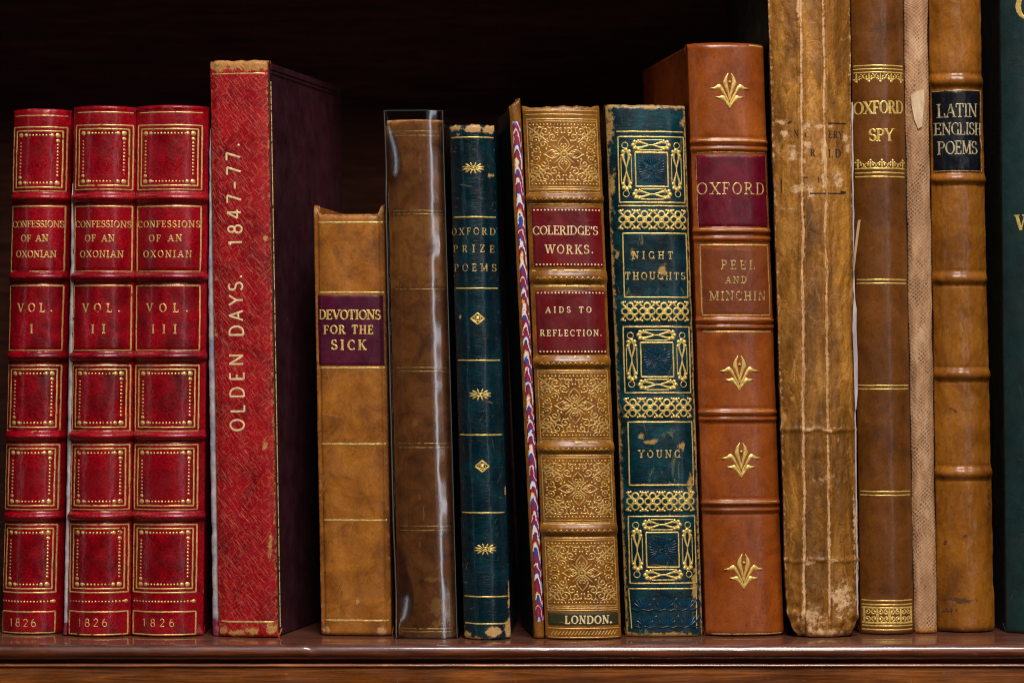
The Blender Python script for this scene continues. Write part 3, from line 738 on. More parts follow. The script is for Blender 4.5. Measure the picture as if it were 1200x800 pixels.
# ---- tall red book with the vertical title
def olden_d(sv, Y): return 0.00035 * math.exp(-((abs(sv) - .97) / .05) ** 2)
bo = Book("antique_book", "tall red cross-grained book with a gilt title running up its spine", [(70, 246), (746, 256.5)], [(70, 313.5), (746, 325.5)], 71, 746, 0.121, -11, 0.0026, 5.0, M['olden'], M['olden_cover'],
          edge_wear=.42, top_wear=.25, bot_wear=.4, topn=1.6, dents=olden_d, end_r=.0016,
          patches=[(258, 77, 16, 8, .95), (300, 77, 18, 8, .9), (280, 76, 24, 6.5, .85), (312, 279, 3, 4, .8), (312, 520, 3, 9, .75), (262, 738, 6, 6, .9), (280, 741, 14, 4, .8), (298, 738, 9, 6, .85), (320, 735, 7, 9, .85), (254, 392, 3, 3, .8), (254, 327, 2.5, 3, .7), (318, 640, 3, 20, .62)])
g = Deco(bo); g.line(249, 87, 311, 87, 1.6); g.line(260, 727.5, 322, 727.5, 2.2); g.build("gilt_rule", M['gold'], bo.spine)
t = Deco(bo)
for s_, ya, yb, xa, xb in (("OLDEN", 505, 414, 288.5, 287.2), ("DAYS.", 395, 322, 287, 286), ("1847-77.", 288, 168, 285.6, 283)):
    t.text(s_, xa, ya, xb, yb, 16.5, T=.15, t=.13, serif=False)
t.build("lettering", M['gold_pale'], bo.spine)
o = torn_strip(bo, "cover_edge", [(150, 244.6, 245), (200, 243.4, 245.5), (260, 243, 246.5), (330, 242, 248), (450, 243, 251), (600, 245.5, 253.5), (700, 247, 255), (745, 247, 258)], 3.0, M['torn'], y_at=0.0008)
o["label"] = "pale torn left cover edge"
# blind border lines on the visible cover
bmx = bmesh.new()
def add_strip(bm, p, q, wdt, nrm):
    p, q = Vector(p), Vector(q); d = (q - p).normalized(); u = d.cross(Vector(nrm)).normalized() * wdt / 2; n_ = Vector(nrm) * 0.0003
    a = [p - u, p + u, q + u, q - u]; vs = [bm.verts.new(x) for x in a] + [bm.verts.new(x + n_ - (x - (p + q) / 2).project(u) * .4) for x in a]
    for f in ((4, 5, 6, 7), (0, 1, 5, 4), (1, 2, 6, 5), (2, 3, 7, 6), (3, 0, 4, 7)): bm.faces.new([vs[i] for i in f])
for dy in (8, 13):
    Y = bo.top + dy; xe = bo.edge_x(1, Y) - .0003
    add_strip(bmx, (xe, .0065, bo.zpx(Y)), (xe, .114, bo.zpx(Y)), .0009, (1, 0, 0))
bm_obj("blind_tooling", bmx, M['olden_cover'], bo.covers[1])
bmx = bmesh.new()
add_strip(bmx, (bo.edge_x(1, 95) - .0003, .0056, bo.zpx(95)), (bo.edge_x(1, 735) - .0003, .0056, bo.zpx(735)), .0007, (1, 0, 0))
bm_obj("gilt_rule", bmx, M['gold_worn'], bo.covers[1])

# ---- short tan book
def dev_d(sv, Y): return -0.0005 * math.exp(-((abs(sv) - .90) / .04) ** 2) + (0.00025 * math.exp(-((Y - 600) / 8) ** 2) * sstep(.3, .9, sv))
bd = Book("antique_book", "shortest tan leather book with a plum title label, standing beside the tall red one", [(240, 367), (745, 376.5)], [(240, 450.5), (745, 459)], 240, 744.5, 0.088, -5, 0.0022, 6.0, M['tan'], ears=11, edge_wear=.36, top_wear=.42, bot_wear=.42, dents=dev_d, end_r=.002,
          patches=[(446, 247, 5, 8, .7), (370, 247, 5, 8, .6), (448, 738, 6, 6, .9), (383, 738, 5, 7, .75), (420, 703, 3, 5, .7), (379, 560, 2, 30, .55)])
g = Deco(bd)
for y in (261, 342.7, 431, 520, 609, 726): g.line(372.5 + (y - 261) * .021, y, 449 + (y - 261) * .015, y, 2.1)
g.build("gilt_rule", M['gold'], bd.spine)
bd.patch("title_label", 371.5, 345.5, 450, 428.5, 1.6, M['label_plum'], wear=.3)
t = Deco(bd, h=0.00028)
t.text("DEVOTIONS", 374, 374, 447, 374, 10.5, T=.22, t=.11); t.text("FOR THE", 380, 391, 438.5, 391, 9.5, T=.22, t=.11); t.text("SICK", 389, 409.5, 430, 409.5, 11, T=.22, t=.11)
t.build("lettering", M['gold_bright'], bd.spine)

# ---- brown book in a clear jacket
bp = Book("antique_book", "rubbed dark brown book wrapped in a clear plastic jacket", [(140, 453), (747, 467)], [(140, 519), (747, 536)], 141, 746.5, 0.09, -4, 0.0050, 2.6, M['brown'], edge_wear=.42, top_wear=.5, bot_wear=.7, end_r=.0015,
          tones=[(141, 160, .42), (252, 338, .56), (160, 248, .22), (340, 430, .05), (438, 520, -.02), (622, 745, .02)],
          patches=[(508, 677, 12, 4, .8), (512, 708, 9, 12, .85), (513, 729, 9, 6, .7), (493, 582, 2.5, 5, .7), (488, 495, 4, 6, .72), (498, 600, 2, 14, .62), (494, 190, 2, 18, .55), (470, 735, 6, 10, .6), (530, 720, 5, 24, .62), (493, 640, 2, 16, .6), (490, 265, 14, 8, .55)])
g = Deco(bp)
for y in (155, 160, 247.5, 251.5, 339, 430.6, 435, 519, 524, 615.5, 620.5, 735, 738.5):
    g.line(459 + (y - 155) * .024, y, 517 + (y - 155) * .026, y, 1.7)
g.build("gilt_rule", M['gold_worn'], bp.spine)
class JacketSurf:
    pass
def make_jacket():
    H0, H1 = 747.0, 131.0; nv, nu = 240, 96; verts, faces = [], []
    def slope_r(q, Y):        # flattish panel, a long soft fold, then the turn round the joint
        n_ = 0.06 * noise.noise(Vector((Y * .016, 3.0, 1.0))) + 0.04 * noise.noise(Vector((Y * .05, 8.0, 1.0)))
        c_ = .50 + .03 * math.sin(Y * .011)
        return 0.325 * sstep(c_ - .20, c_ - .08, q) + (0.075 + n_) * sstep(c_ - .06, c_ + .14, q) + 2.6 * sstep(c_ + .20, 1.06, q) ** 2
    def slope_l(q, Y):        # two dents in the film, near the head and near the tail
        a_ = math.exp(-((Y - 180) / 48) ** 2) + math.exp(-((Y - 685) / 58) ** 2)
        t0 = 1.0 - .62 * a_ - (.10 * a_ * math.sin((Y - 190) * .05))
        return (0.40 * sstep(t0 - .12, t0 + .02, q) + 0.10 * sstep(t0, t0 + .4, q)) * min(1, a_ * 1.5) + 2.4 * sstep(.78, 1.05, q) ** 2
    for j in range(nv + 1):
        Y = H0 + (H1 - H0) * j / nv
        L, Rr = interp(bp.Lp, Y) - 2.2, interp(bp.Rp, Y) + 2.2; wpx = Rr - L
        hw = wpx * bp.kk / 2; svs = [-1 + 2 * i / nu for i in range(nu + 1)]; ys = [0.0] * (nu + 1); m_ = nu // 2
        for i in range(m_ + 1, nu + 1): ys[i] = ys[i - 1] + slope_r((svs[i] + svs[i - 1]) / 2, Y) * hw * 2 / nu
        for i in range(m_ - 1, -1, -1): ys[i] = ys[i + 1] + slope_l(-(svs[i] + svs[i + 1]) / 2, Y) * hw * 2 / nu
        row = []
        for sv, yy in zip(svs, ys):
            x = ((L + (sv + 1) * .5 * wpx - 600) * bp.kk - bp.xc) / bp.cy
            row.append((x, -0.0072 + yy, max(.0003, bp.zpx(Y))))
        for sg, e in ((-1, row[0]), (1, row[-1])):
            ext = [(e[0], e[1] + d, e[2]) for d in (.004, .02, .06)]
            row = ext[::-1] + row if sg < 0 else row + ext
        verts += row
    c = nu + 7
    for j in range(nv):
        for i in range(c - 1):
            a = j * c + i; faces.append((a, a + 1, a + 1 + c, a + c))
    jk = mesh_obj("plastic_jacket", verts, faces, M['jacket'], bp.root)
    # folded hems of the film: along the top and down the two sides
    hv, hf = [], []
    def tube(pts, r):
        b = len(hv)
        for p in pts:
            for k in range(6):
                a = k * math.pi / 3; hv.append((p[0] + r * math.cos(a) * 1.0, p[1] + r * math.sin(a) - .0002, p[2] + r * (math.cos(a) * .5)))
        for i in range(len(pts) - 1):
            for k in range(6):
                q = b + i * 6 + k; q2 = b + i * 6 + (k + 1) % 6; hf.append((q, q2, q2 + 6, q + 6))
    tube([verts[nv * c + i] for i in range(3, c - 3)], .00022)
    tube([verts[j * c + 5] for j in range(nv + 1)], .00020); tube([verts[j * c + c - 6] for j in range(nv + 1)], .00018)
    mesh_obj("folded_hem", hv, hf, M['hem'], jk)
make_jacket()

# ---- slim dark green book with sunbursts
bz = Book("antique_book", "slim dark green book with small gilt sunbursts and diamonds up its spine", [(146, 526.5), (748, 544)], [(146, 579), (748, 598.5)], 147, 748, 0.07, -2.5, 0.0060, 2.3, M['teal'], edge_wear=.20, top_wear=.35, bot_wear=.32, topn=1.5,
          patches=[(556, 152, 12, 5, .95), (574, 152, 8, 6, .95), (533, 151, 8, 4, .8), (537, 158, 5, 3, .6), (579, 738, 10, 7, .95), (596, 735, 5, 12, .85), (548, 742, 5, 5, .8), (560, 745, 20, 2, .6), (576, 206, 5, 3, .6), (540, 371, 2, 3, .7), (593, 573, 2, 8, .7), (597, 700, 3, 30, .55)])
g = Deco(bz)
for y in (162, 255, 338, 422, 509, 599.7, 697.5, 729):
    g.line(529.5 + (y - 162) * .0285, y, 578 + (y - 162) * .030, y, 1.6)
def sunburst(cx, cy):
    for i in range(12):
        a = 2 * math.pi * (i + .5) / 12; c, s_ = math.cos(a), math.sin(a)
        g.ribbon([(cx + 5 * c, cy + 2.4 * s_), (cx + 9.5 * c, cy + 4.8 * s_), (cx + 13 * c, cy + 6.8 * s_)], [.6, 2.1, .7])
    g.ring(cx, cy, 4.2, 1.0, 2.0); g.dot(cx, cy, 2, 1)
for c in ((555.5, 198), (563.5, 462), (569.5, 642)): sunburst(*c)
for (cx, cy) in ((560.5, 373.5), (566, 545.5)):
    g.ribbon([(cx - 8, cy), (cx, cy - 6.5), (cx + 8, cy), (cx, cy + 6.5)], 1.8, True); g.dot(cx, cy, 2.4); g.ring(cx, cy, 4, .8, 3)
g.build("gilt_tooling", M['gold_bright'], bz.spine)
t = Deco(bz)
t.text("OXFORD", 529, 275.5, 581, 275.5, 7.6, T=.17, t=.09); t.text("PRIZE", 531.5, 296, 580, 296, 8, T=.17, t=.09); t.text("POEMS", 532.5, 318, 582, 318, 8, T=.17, t=.09)
t.build("lettering", M['gold_worn'], bz.spine)

# ---- thin book with marbled edge
bmz = Book("antique_book", "thin dark book with brown leather tips and a strip of marbled paper", [(118, 596.5), (748, 626)], [(118, 609.5), (748, 638)], 120, 748, 0.05, 6, 0.0012, 3.0, M['coleridge'], M['green_dark'], edge_wear=.3, top_wear=.35, bot_wear=.35, topn=1.0, cover_top=-6, slant=5)
bmz.patch("marbled_panel", 600.2, 143, 609.6, 728, 27.6, M['marbled'], nx=10, h=.0003, torn=1.0)

# ---- gilt brown book with red labels
cb = [(228, 238, .0013), (317.5, 333, .0013), (418, 431, .0013), (517.5, 531, .0013), (612.5, 626.5, .0013)]
bc = Book("antique_book", "brown book covered in gilt arabesques with two red title labels", [(124, 612), (748, 639.5)], [(124, 702), (748, 728.5)], 124, 748, 0.09, 4, 0.0050, 3.4, M['coleridge'], bands=cb, edge_wear=.36, top_wear=.45, bot_wear=.4, topn=2.0, ears=2,
          patches=[(640, 129, 22, 4, .6)])
CXL = lambda y: 612 + (y - 124) * .0441; CXR = lambda y: 702 + (y - 124) * .0425
g = Deco(bc)
def hl(dk, y, a=4, b_=4, wd=1.5): dk.line(CXL(y) + a, y, CXR(y) - b_, y, wd)
def arabesque(y0, y1):
    cy = (y0 + y1) / 2; hh = (y1 - y0) / 2 - 6.5
    hl(g, y0); hl(g, y0 + 2.6, 4, 4, 1.0); hl(g, y1, 4, 4, 1.6); hl(g, y1 - 2.6, 4, 4, 1.0)
    for y in (y0 + 6.5, y1 - 6.5): g.dotrow(CXL(y) + 7, y, CXR(y) - 7, y, 4.1, 1.15)
    g.line(CXL(y0) + 4, y0, CXL(y1) + 4, y1, 1.2); g.line(CXR(y0) - 4, y0, CXR(y1) - 4, y1, 1.2)
    hw = (CXR(cy) - CXL(cy)) / 2 - 4.5
    hh -= 1
    mp = lambda u, v_: ((CXL(cy + v_ * hh) + CXR(cy + v_ * hh)) / 2 + u * hw, cy + v_ * hh)
    def rb(pts, wd):
        for sx in (1, -1):
            for sy in (1, -1):
                n = len(pts); ws = [wd * (.55 + .75 * math.sin(math.pi * min(1, (i + .6) / n))) for i in range(n)]
                g.ribbon([mp(p[0] * sx, p[1] * sy) for p in pts], ws, jit=.3)
    def sp(cx, cy_, r, a0, turns, dr, wd=1.25):
        n = int(turns * 14); pts = []
        for i in range(n + 1):
            q = i / n; a = R_(a0) + dr * turns * 2 * math.pi * q; rr = r * (1 - .8 * q)
            pts.append((cx + rr * math.cos(a), cy_ + rr * math.sin(a)))
        rb(pts, wd)
        for sx in (1, -1):
            for sy in (1, -1):
                p = mp(pts[-1][0] * sx, pts[-1][1] * sy); g.dot(p[0], p[1], 1.25)
    p = mp(0, 0); g.ring(p[0], p[1], 3.6, 2.2); g.dot(p[0], p[1], 1.4)
    for a in range(8):
        c, s_ = math.cos(a * math.pi / 4), math.sin(a * math.pi / 4); L = .30 if a % 2 == 0 else .42
        g.ribbon([mp(.10 * c, .11 * s_), mp(.2 * c, .22 * s_), mp(L * c, (L + .02) * s_)], [1.2, 2.0, .9])
    # hearts above, below and to the sides
    rb([(0, .12), (.10, .20), (.17, .32), (.13, .44), (.05, .55), (0, .62)], 1.3)
    rb([(0, .28), (.05, .24), (.09, .30), (.06, .36), (.02, .34)], 1.1)
    rb([(.12, 0), (.22, .10), (.34, .15), (.44, .10), (.52, .03), (.60, 0)], 1.3)
    rb([(.28, 0), (.25, .06), (.31, .09), (.36, .05)], 1.1)
    sp(.30, .60, .15, 200, 1.2, 1); sp(.58, .33, .14, 250, 1.2, -1)
    sp(.17, .80, .13, 180, 1.1, -1); sp(.80, .16, .13, 90, 1.1, 1)
    sp(.52, .80, .17, 150, 1.3, 1); sp(.82, .50, .16, -60, 1.3, -1)
    # acanthus from each corner
    rb([(.98, .96), (.84, .82), (.70, .66), (.56, .54), (.42, .42)], 1.9)
    for (u, v_, du, dv) in ((.84, .82, .14, -.10), (.76, .72, .15, -.08), (.68, .64, .13, -.08), (.84, .82, -.10, .14), (.76, .72, -.08, .15), (.68, .64, -.07, .13), (.60, .56, -.06, .12), (.60, .56, .12, -.06)):
        rb([(u, v_), (u + du * .6, v_ + dv * .75), (u + du, v_ + dv * .8)], 1.7)
    rb([(.98, .70), (.92, .62), (.95, .52)], 1.5); rb([(.70, .97), (.62, .92), (.54, .96)], 1.5)
    rb([(.98, .30), (.90, .34), (.94, .42)], 1.4); rb([(.30, .97), (.36, .90), (.44, .95)], 1.4)
    for (u, v_) in ((.22, .46), (.40, .24), (.46, .52), (.70, .46), (.40, .72), (.04, .74), (.68, .05), (.06, .90), (.90, .05), (.92, .24), (.26, .92), (.70, .92), (.94, .80), (.34, .48), (.50, .18), (.16, .66)):
        for sx in (1, -1):
            for sy in (1, -1):
                p = mp(u * sx, v_ * sy); g.dot(p[0], p[1], 1.35)
for (a, c) in ((141, 223), (434, 516), (533, 611), (629, 711)): arabesque(a, c)
for y in (131, 135.5, 226.5, 239.5, 317, 334.5, 335.8, 417.5, 431.5, 517, 531.5, 612.5, 627, 713.5, 734.5, 745): hl(g, y, 3, 3, 1.3)
for yb in (233, 325, 424.5, 524.5, 619.5):   # worn zigzag roll on the raised bands
    x = CXL(yb) + 8; i = 0
    while x < CXR(yb) - 9:
        g.ribbon([(x, yb + 2.5), (x + 2.4, yb + .2), (x + 4.8, yb + 2.5)], [.8, 1.6, .8]); x += 6.2
x = CXL(740) + 6
while x < CXR(740) - 8: g.ribbon([(x, 742), (x + 3.4, 737.5)], 1.3); x += 3.9
g.build("gilt_tooling", M['gold_brown'], bc.spine)
for (a, c, nm) in ((243.5, 313.5, 0), (340, 415.5, 0)):
    bc.patch("title_label", CXL(a) + 4.5, a, CXR(a) - 2.5, c, 2.8, M['label_red'], wear=.35)
bc.patch("title_label", CXL(716) + 3, 715.8, CXR(716) - 2.5, 731.5, .6, M['label_green'], wear=.2)
t = Deco(bc, h=.00028)
for y in (247, 310.5, 343.5, 412): t.dotrow(CXL(y) + 8, y, CXR(y) - 6, y, 4.0, 1.1)
t.text("COLERIDGE'S", 624, 275.5, 699.5, 275.5, 9.6, T=.16, t=.09); t.text("WORKS.", 638, 297.5, 694, 297.5, 9.6, T=.16, t=.09)
t.text("AIDS TO", 638.5, 366.3, 691.5, 366.3, 6.6, T=.18, t=.12); t.text("REFLECTION.", 632.5, 393.5, 704, 393.5, 6.8, T=.18, t=.12)
t.text("LONDON.", 661, 728.7, 716, 728.7, 8.8, T=.24, t=.12)
t.build("lettering", M['gold_pale'], bc.spine)

# ---- deep blue gilt book
bn = Book("antique_book", "deep blue book with gilt framed squares and bands of gilt rings", [(123, 709), (745, 734)], [(123, 802.5), (745, 823.5)], 124, 745, 0.09, 5, 0.0042, 4.5, M['blue'], edge_wear=.62, top_wear=.62, bot_wear=.66, topn=1.2, bands=[(245.5, 271, .0004), (352, 378, .0004), (464, 490.5, .0004), (573, 599.5, .0004)],
          patches=[(714, 150, 5, 24, .8), (760, 127, 30, 3, .75), (735, 742, 6, 4, .9), (780, 742, 40, 3.2, .8), (730, 700, 4, 26, .72), (813, 690, 4, 30, .72), (717, 215, 4, 20, .66), (775, 317, 5, 9, .85), (762, 517, 9, 4, .8), (750, 510, 4, 5, .72), (798, 522, 5, 5, .78), (740, 300, 4, 9, .6), (808, 570, 4, 22, .7), (722, 300, 3, 6, .7), (800, 145, 5, 6, .7), (745, 178, 8, 3, .62)])
g = Deco(bn); bl = Deco(bn, h=.00002, ridge=.0004)
NL = lambda y: 719 + (y - 123) * .0285; NR = lambda y: 798.5 + (y - 123) * .0295
def quad(y0, y1, a=2.5, b_=1.5, wd=1.5):
    g.line(NL(y0) + a, y0, NR(y0) - b_ + 2, y0, wd); g.line(NL(y1) + a, y1, NR(y1) - b_ + 2, y1, wd)
    g.line(NL(y0) + a, y0, NL(y1) + a, y1, wd); g.line(NR(y0) - b_ + 2, y0, NR(y1) - b_ + 2, y1, wd)
def dumbbell(p, q, r):
    (x0, y0), (x1, y1) = p, q; L = math.hypot(x1 - x0, y1 - y0); ux, uy = (x1 - x0) / L, (y1 - y0) / L; nx, ny = -uy, ux
    m = lambda a, b: (x0 + ux * a + nx * b, y0 + uy * a + ny * b)
    for fl in (0, 1):
        z = (lambda a, b: m(a, b)) if not fl else (lambda a, b: m(L - a, b))
        g.ribbon([z(L * .46, 0), z(L * .34, r * .30), z(L * .22, r * .62), z(L * .12, r * .66), z(L * .06, r * .35), z(L * .05, 0), z(L * .06, -r * .35), z(L * .12, -r * .66), z(L * .22, -r * .62), z(L * .34, -r * .30)], [1.3, 1.8, 2.4, 3.2, 3.4, 3.4, 3.4, 3.2, 2.4, 1.8], True, step=1.2)
        g.dot(*z(L * .02, 0), 2.4); g.dot(*z(L * .06, r * .72), 2.2); g.dot(*z(L * .06, -r * .72), 2.2); g.dot(*z(L * .16, r * .9), 1.8); g.dot(*z(L * .16, -r * .9), 1.8)
    g.ribbon([m(L * .4, 0), m(L * .6, 0)], 1.4)
    for sg in (1, -1): g.ribbon([m(L * .2, sg * r * 1.15), m(L * .8, sg * r * 1.15)], 1.0)
def square_panel(y0, y1):
    quad(y0, y1); cy = (y0 + y1) / 2; cx = (NL(cy) + NR(cy)) / 2 + 1
    hx, hy = 19, (y1 - y0) * .26
    ln = .029
    S = lambda x, y: (x + (y - cy) * ln, y)
    pts = [S(cx - hx, cy - hy), S(cx + hx, cy - hy), S(cx + hx, cy + hy), S(cx - hx, cy + hy)]
    for i in range(4): g.line(*pts[i], *pts[(i + 1) % 4], 1.6)
    r = 5.2; oy = (y1 - y0) * .375; ox = 29.5
    dumbbell(S(cx - 22, cy - oy), S(cx + 22, cy - oy), r); dumbbell(S(cx - 22, cy + oy), S(cx + 22, cy + oy), r)
    dumbbell(S(cx - ox, cy - 24), S(cx - ox, cy + 24), r); dumbbell(S(cx + ox, cy - 24), S(cx + ox, cy + 24), r)
    for sx in (-1, 1):
        for sy in (-1, 1): g.ring(*S(cx + sx * 30.5, cy + sy * (oy - .5)), 3.5, .9)
    # blind stamped fans in the middle square
    for sx in (-1, 1):
        for i in range(-3, 4):
            a = i * .24
            bl.ribbon([S(cx + sx * (6 + abs(i) * .6), cy + i * 1.5), S(cx + sx * (8 + 6 * math.cos(a)), cy + 9 * math.sin(a) + i), S(cx + sx * (9 + 8 * math.cos(a)), cy + 12 * math.sin(a) + i)], [.8, 1.8, .8])
    for sy in (-1, 1):
        for i in range(-3, 4):
            bl.ribbon([S(cx + i * .8, cy + sy * (5 + abs(i) * .4)), S(cx + i * 2.6, cy + sy * 11), S(cx + i * 3.6, cy + sy * (16 - abs(i)))], [.7, 1.6, .8])
        for sx in (-1, 1): bl.spiral(cx + sx * 3.2, cy + sy * 2.6, 2.6, 0, .9, sx * sy, 1.0, .3)
    bl.dot(cx, cy, 1.4)
for (a, c) in ((161.5, 238), (383, 460), (604, 682)): square_panel(a, c)
quad(274, 348.5, 5, 1.5); quad(494, 567.5, 5, 1.5)
for y in (155.5, 242, 688.5): g.line(NL(y) + 1, y, NR(y), y, 1.4)
g.line(NL(688.5) + 1, 688.5, NL(735) + 3, 735, 1.2); g.line(NR(688.5), 688.5, NR(735) - 1, 735, 1.2)
def lattice(y0, y1):
    cy = (y0 + y1) / 2; a, c = NL(cy) + 1, NR(cy) + .5; n = 4; pt = (c - a) / n
    for k in range(n):
        cx = a + pt * (k + .5)
        for (dx, dy) in ((0, -6.2), (0, 6.2), (-5.3, 0), (5.3, 0)): g.ring(cx + dx, cy + dy, 3.7, 1.9)
        for sx in (-1, 1):
            for sy in (-1, 1):
                g.ribbon([(cx + sx * 2, cy + sy * 2.5), (cx + sx * 8, cy + sy * 8), (cx + sx * 10.2, cy + sy * 10.5)], [1.5, 1.8, 1.2]); g.dot(cx + sx * 8.2, cy + sy * 10, 1.9); g.dot(cx + sx * 5.6, cy + sy * 11, 1.3)
        g.dot(cx, cy, 1.6)
for (a, c) in ((246, 270), (353, 377), (465.5, 489.5), (574.5, 598.5)): lattice(a, c)
g.build("gilt_tooling", M['gold_bright'], bn.spine)
for row, cy in ((0, 706), (1, 726)):
    for k in range(3):
        cx = NL(cy) + 16 + k * 26 + (0 if row == 0 else 2)
        for i in range(-3, 4):
            a = i * .38
            bl.ribbon([(cx + 1.2 * i * .6, cy + 5), (cx + 9 * math.sin(a), cy + 5 - 10 * math.cos(a)), (cx + 10.5 * math.sin(a), cy + 5 - 12.5 * math.cos(a))], [.9, 2.3, 1.2])
        bl.ribbon([(cx - 12, cy + 6), (cx - 6, cy + 8), (cx, cy + 6), (cx + 6, cy + 8), (cx + 12, cy + 6)], 1.4)
        bl.ribbon([(cx + 8, cy + 3), (cx + 13, cy - 6), (cx + 18, cy + 3)], 1.8)
bl.build("blind_tooling", M['blind_blue'], bn.spine)
t = Deco(bn)
t.text("NIGHT", 739.5, 303.5, 787, 303.5, 8, T=.18, t=.10); t.text("THOUGHTS", 731, 327.7, 802, 327.7, 8, T=.18, t=.10); t.text("YOUNG", 746.5, 535.3, 795.5, 535.3, 8, T=.18, t=.10)
t.build("lettering", M['gold_two'], bn.spine)

# ---- russet book with gilt lilies
rb_ = [(164, 170.5, .0016), (172, 178.5, .0011), (268, 274.5, .0016), (276.5, 283, .0011), (372.5, 378.5, .0016), (380, 386, .0011), (480, 486, .0016), (487.5, 493, .0011), (586, 591.5, .0016), (593, 599, .0011)]
br = Book("antique_book", "russet leather book with gilt lilies and a wine red label", [(52, 805), (744, 827)], [(52, 894.5), (744, 919)], 52.5, 744, 0.112, 7, 0.0052, 3.6, M['russet'], bands=rb_, edge_wear=.16, top_wear=.3, bot_wear=.2, arch=1.0, end_r=.0022)
RL = lambda y: 805 + (y - 52) * .0318; RR = lambda y: 894.5 + (y - 52) * .0354
g = Deco(br)
for y in (179.5, 287.5, 369.5, 388.5, 741): g.line(RL(y) + 6, y, RR(y) - 4, y, 1.5)
for y in (165.5, 171.3, 283, 269, 275.5, 373, 379.3, 386, 480.5, 486.8, 493, 586.5, 592.3, 599): g.line(RL(y) + 8, y, RR(y) - 5, y, .9)
g.line(RL(289) + 6, 289, RL(369) + 6, 369, 1.0); g.line(RR(289) - 4, 289, RR(369) - 4, 369, 1.0); g.line(RL(185) + 5, 185, RL(266) + 5, 266, 1.0); g.line(RR(185) - 3, 185, RR(266) - 3, 266, 1.0)
g.line(875, 54.5, 893, 55.5, 1.3)
g.build("gilt_rule", M['gold'], br.spine)
lil = Deco(br, h=.00004, ridge=.0005)
def lily(cx, cy):
    q = lambda pts: [(cx + (p[0] - 322) * .1, cy + (p[1] - 480) * .1) for p in pts]
    for sg in (1, -1):
        f = lambda pts: q([(322 + sg * (p[0] - 322), p[1]) for p in pts])
        lil.ribbon(f([(304, 285), (278, 340), (268, 395), (290, 460), (310, 530), (321, 600)]), [.7, 3.3, 5.0, 3.4, 2.3, 1.2], step=1)
        lil.ribbon(f([(92, 464), (150, 462), (198, 440), (225, 462), (262, 530), (300, 600), (320, 660)]), [.6, 3.1, 5.4, 3.8, 2.6, 2.2, 1.5], step=1)
        lil.ribbon(f([(156, 563), (200, 572), (240, 568), (275, 610), (310, 660), (322, 692)]), [.6, 3.1, 4.8, 2.9, 2.5, 1.2], step=1)
    p = q([(323, 388)])[0]; lil.dot(p[0], p[1], 1.7)
for c in ((852, 107), (863.5, 436), (865.5, 537.5), (868.5, 667)): lily(*c)
lil.build("gilt_lily", M['gold_bright'], br.spine)
br.patch("title_label", RL(182) + 3.5, 182.5, RR(182) - 1.5, 267, 2.9, M['label_wine'], wear=.42, torn=2.2)
br.patch("title_label", RL(290) + 6.5, 291, RR(290) - 4.5, 368, 2.6, M['label_brown'], h=.00008)
t = Deco(br, h=.00028); t.text("OXFORD", 815, 228.5, 894, 228.5, 13, T=.13, t=.075)
t.build("lettering", M['gold'], br.spine); t = Deco(br, h=.00014)
for s_, a, c, y, cap in (("PEEL", 842, 882, 316, 10), ("AND", 847, 872, 332, 7.5), ("MINCHIN", 829, 895, 352, 10)): t.text(s_, a, y, c, y, cap, T=.16, t=.09)
t.build("lettering", M['gold_worn'], br.spine)

# ---- tall cracked book
def crack_x(k, Y):
    return (936 + Y * .0065 if k == 0 else 962 + Y * .011) + 1.6 * noise.noise(Vector((Y * .02, k * 5, 1)))
WL = [(-40, 898.5), (700, 921), (722, 923.5), (736, 929), (746, 938)]; WR = [(-40, 995.5), (480, 1003), (700, 1007), (722, 1006), (736, 1002), (746, 993)]
def worn_d(sv, Y):
    L, Rr = interp(WL, Y), interp(WR, Y); X = L + (sv + 1) * .5 * (Rr - L); d = 0
    for k in (0, 1):
        q = abs(X - crack_x(k, Y)); d -= 0.0007 * math.exp(-(q / 1.3) ** 2); d += 0.0004 * math.exp(-((q - 3.2) / 1.8) ** 2)
    for yb in (503, 655): d += 0.0006 * math.exp(-((Y - yb + 4 * noise.noise(Vector((X * .05, yb, 0)))) / 2.2) ** 2)
    d += 0.00025 * noise.noise(Vector((X * .045, Y * .02, 3))) + 0.00012 * noise.noise(Vector((X * .15, Y * .12, 8)))
    if Y > 690: d += (Y - 690) / 46 * 0.0016 * noise.noise(Vector((X * .11, Y * .09, 12)))
    return d
wp = [(915, 143, 9, 4, .62), (917, 158, 6, 6, .66), (927, 180, 7, 12, .68), (943, 150, 9, 8, .58), (962, 149, 13, 3.5, .7), (962, 178, 4.0, 22, .78), (963, 212, 4.2, 22, .72), (935, 222, 14, 7, .66), (938, 195, 5, 26, .5), (980, 212, 8, 16, .6), (990, 162, 5, 6, .68), (993, 174, 4, 8, .7), (944, 172, 7, 8, .58), (934, 10, 5, 18, .8), (985, 700, 20, 26, .60), (950, 720, 24, 18, .58), (960, 740, 40, 6, .72), (945, 503, 6, 3, .7), (968, 503, 6, 3, .75), (945, 657, 7, 4, .75), (972, 655, 7, 4, .7), (948, 225, 5, 10, .7), (920, 245, 14, 2, .6), (1001, 600, 4, 90, .5)]
for k in (0, 1):
    for Y in range(0, 720, 6):
        wgt = (.72 if k == 0 else .68) + .30 * noise.noise(Vector((Y * .03, k * 3, 2)))
        if Y > 228: wgt += .10
        wp.append((crack_x(k, Y), Y, 2.2, 6, max(.2, wgt)))
bw_ = Book("antique_book", "tall battered olive brown book with cracked spine and a scraped away label", WL, WR, -42, 745.5, 0.117, 4.5, 0.0050, 3.2, M['worn'], M['green_dark'], edge_wear=.42, top_wear=.5, bot_wear=.62, rough_amp=.0003, dents=worn_d, patches=wp, end_r=.003, step=.0007, nu=110,
           tones=[(0, 140, .1), (145, 232, .28), (470, 520, .2), (650, 745, .22)], topn=2)
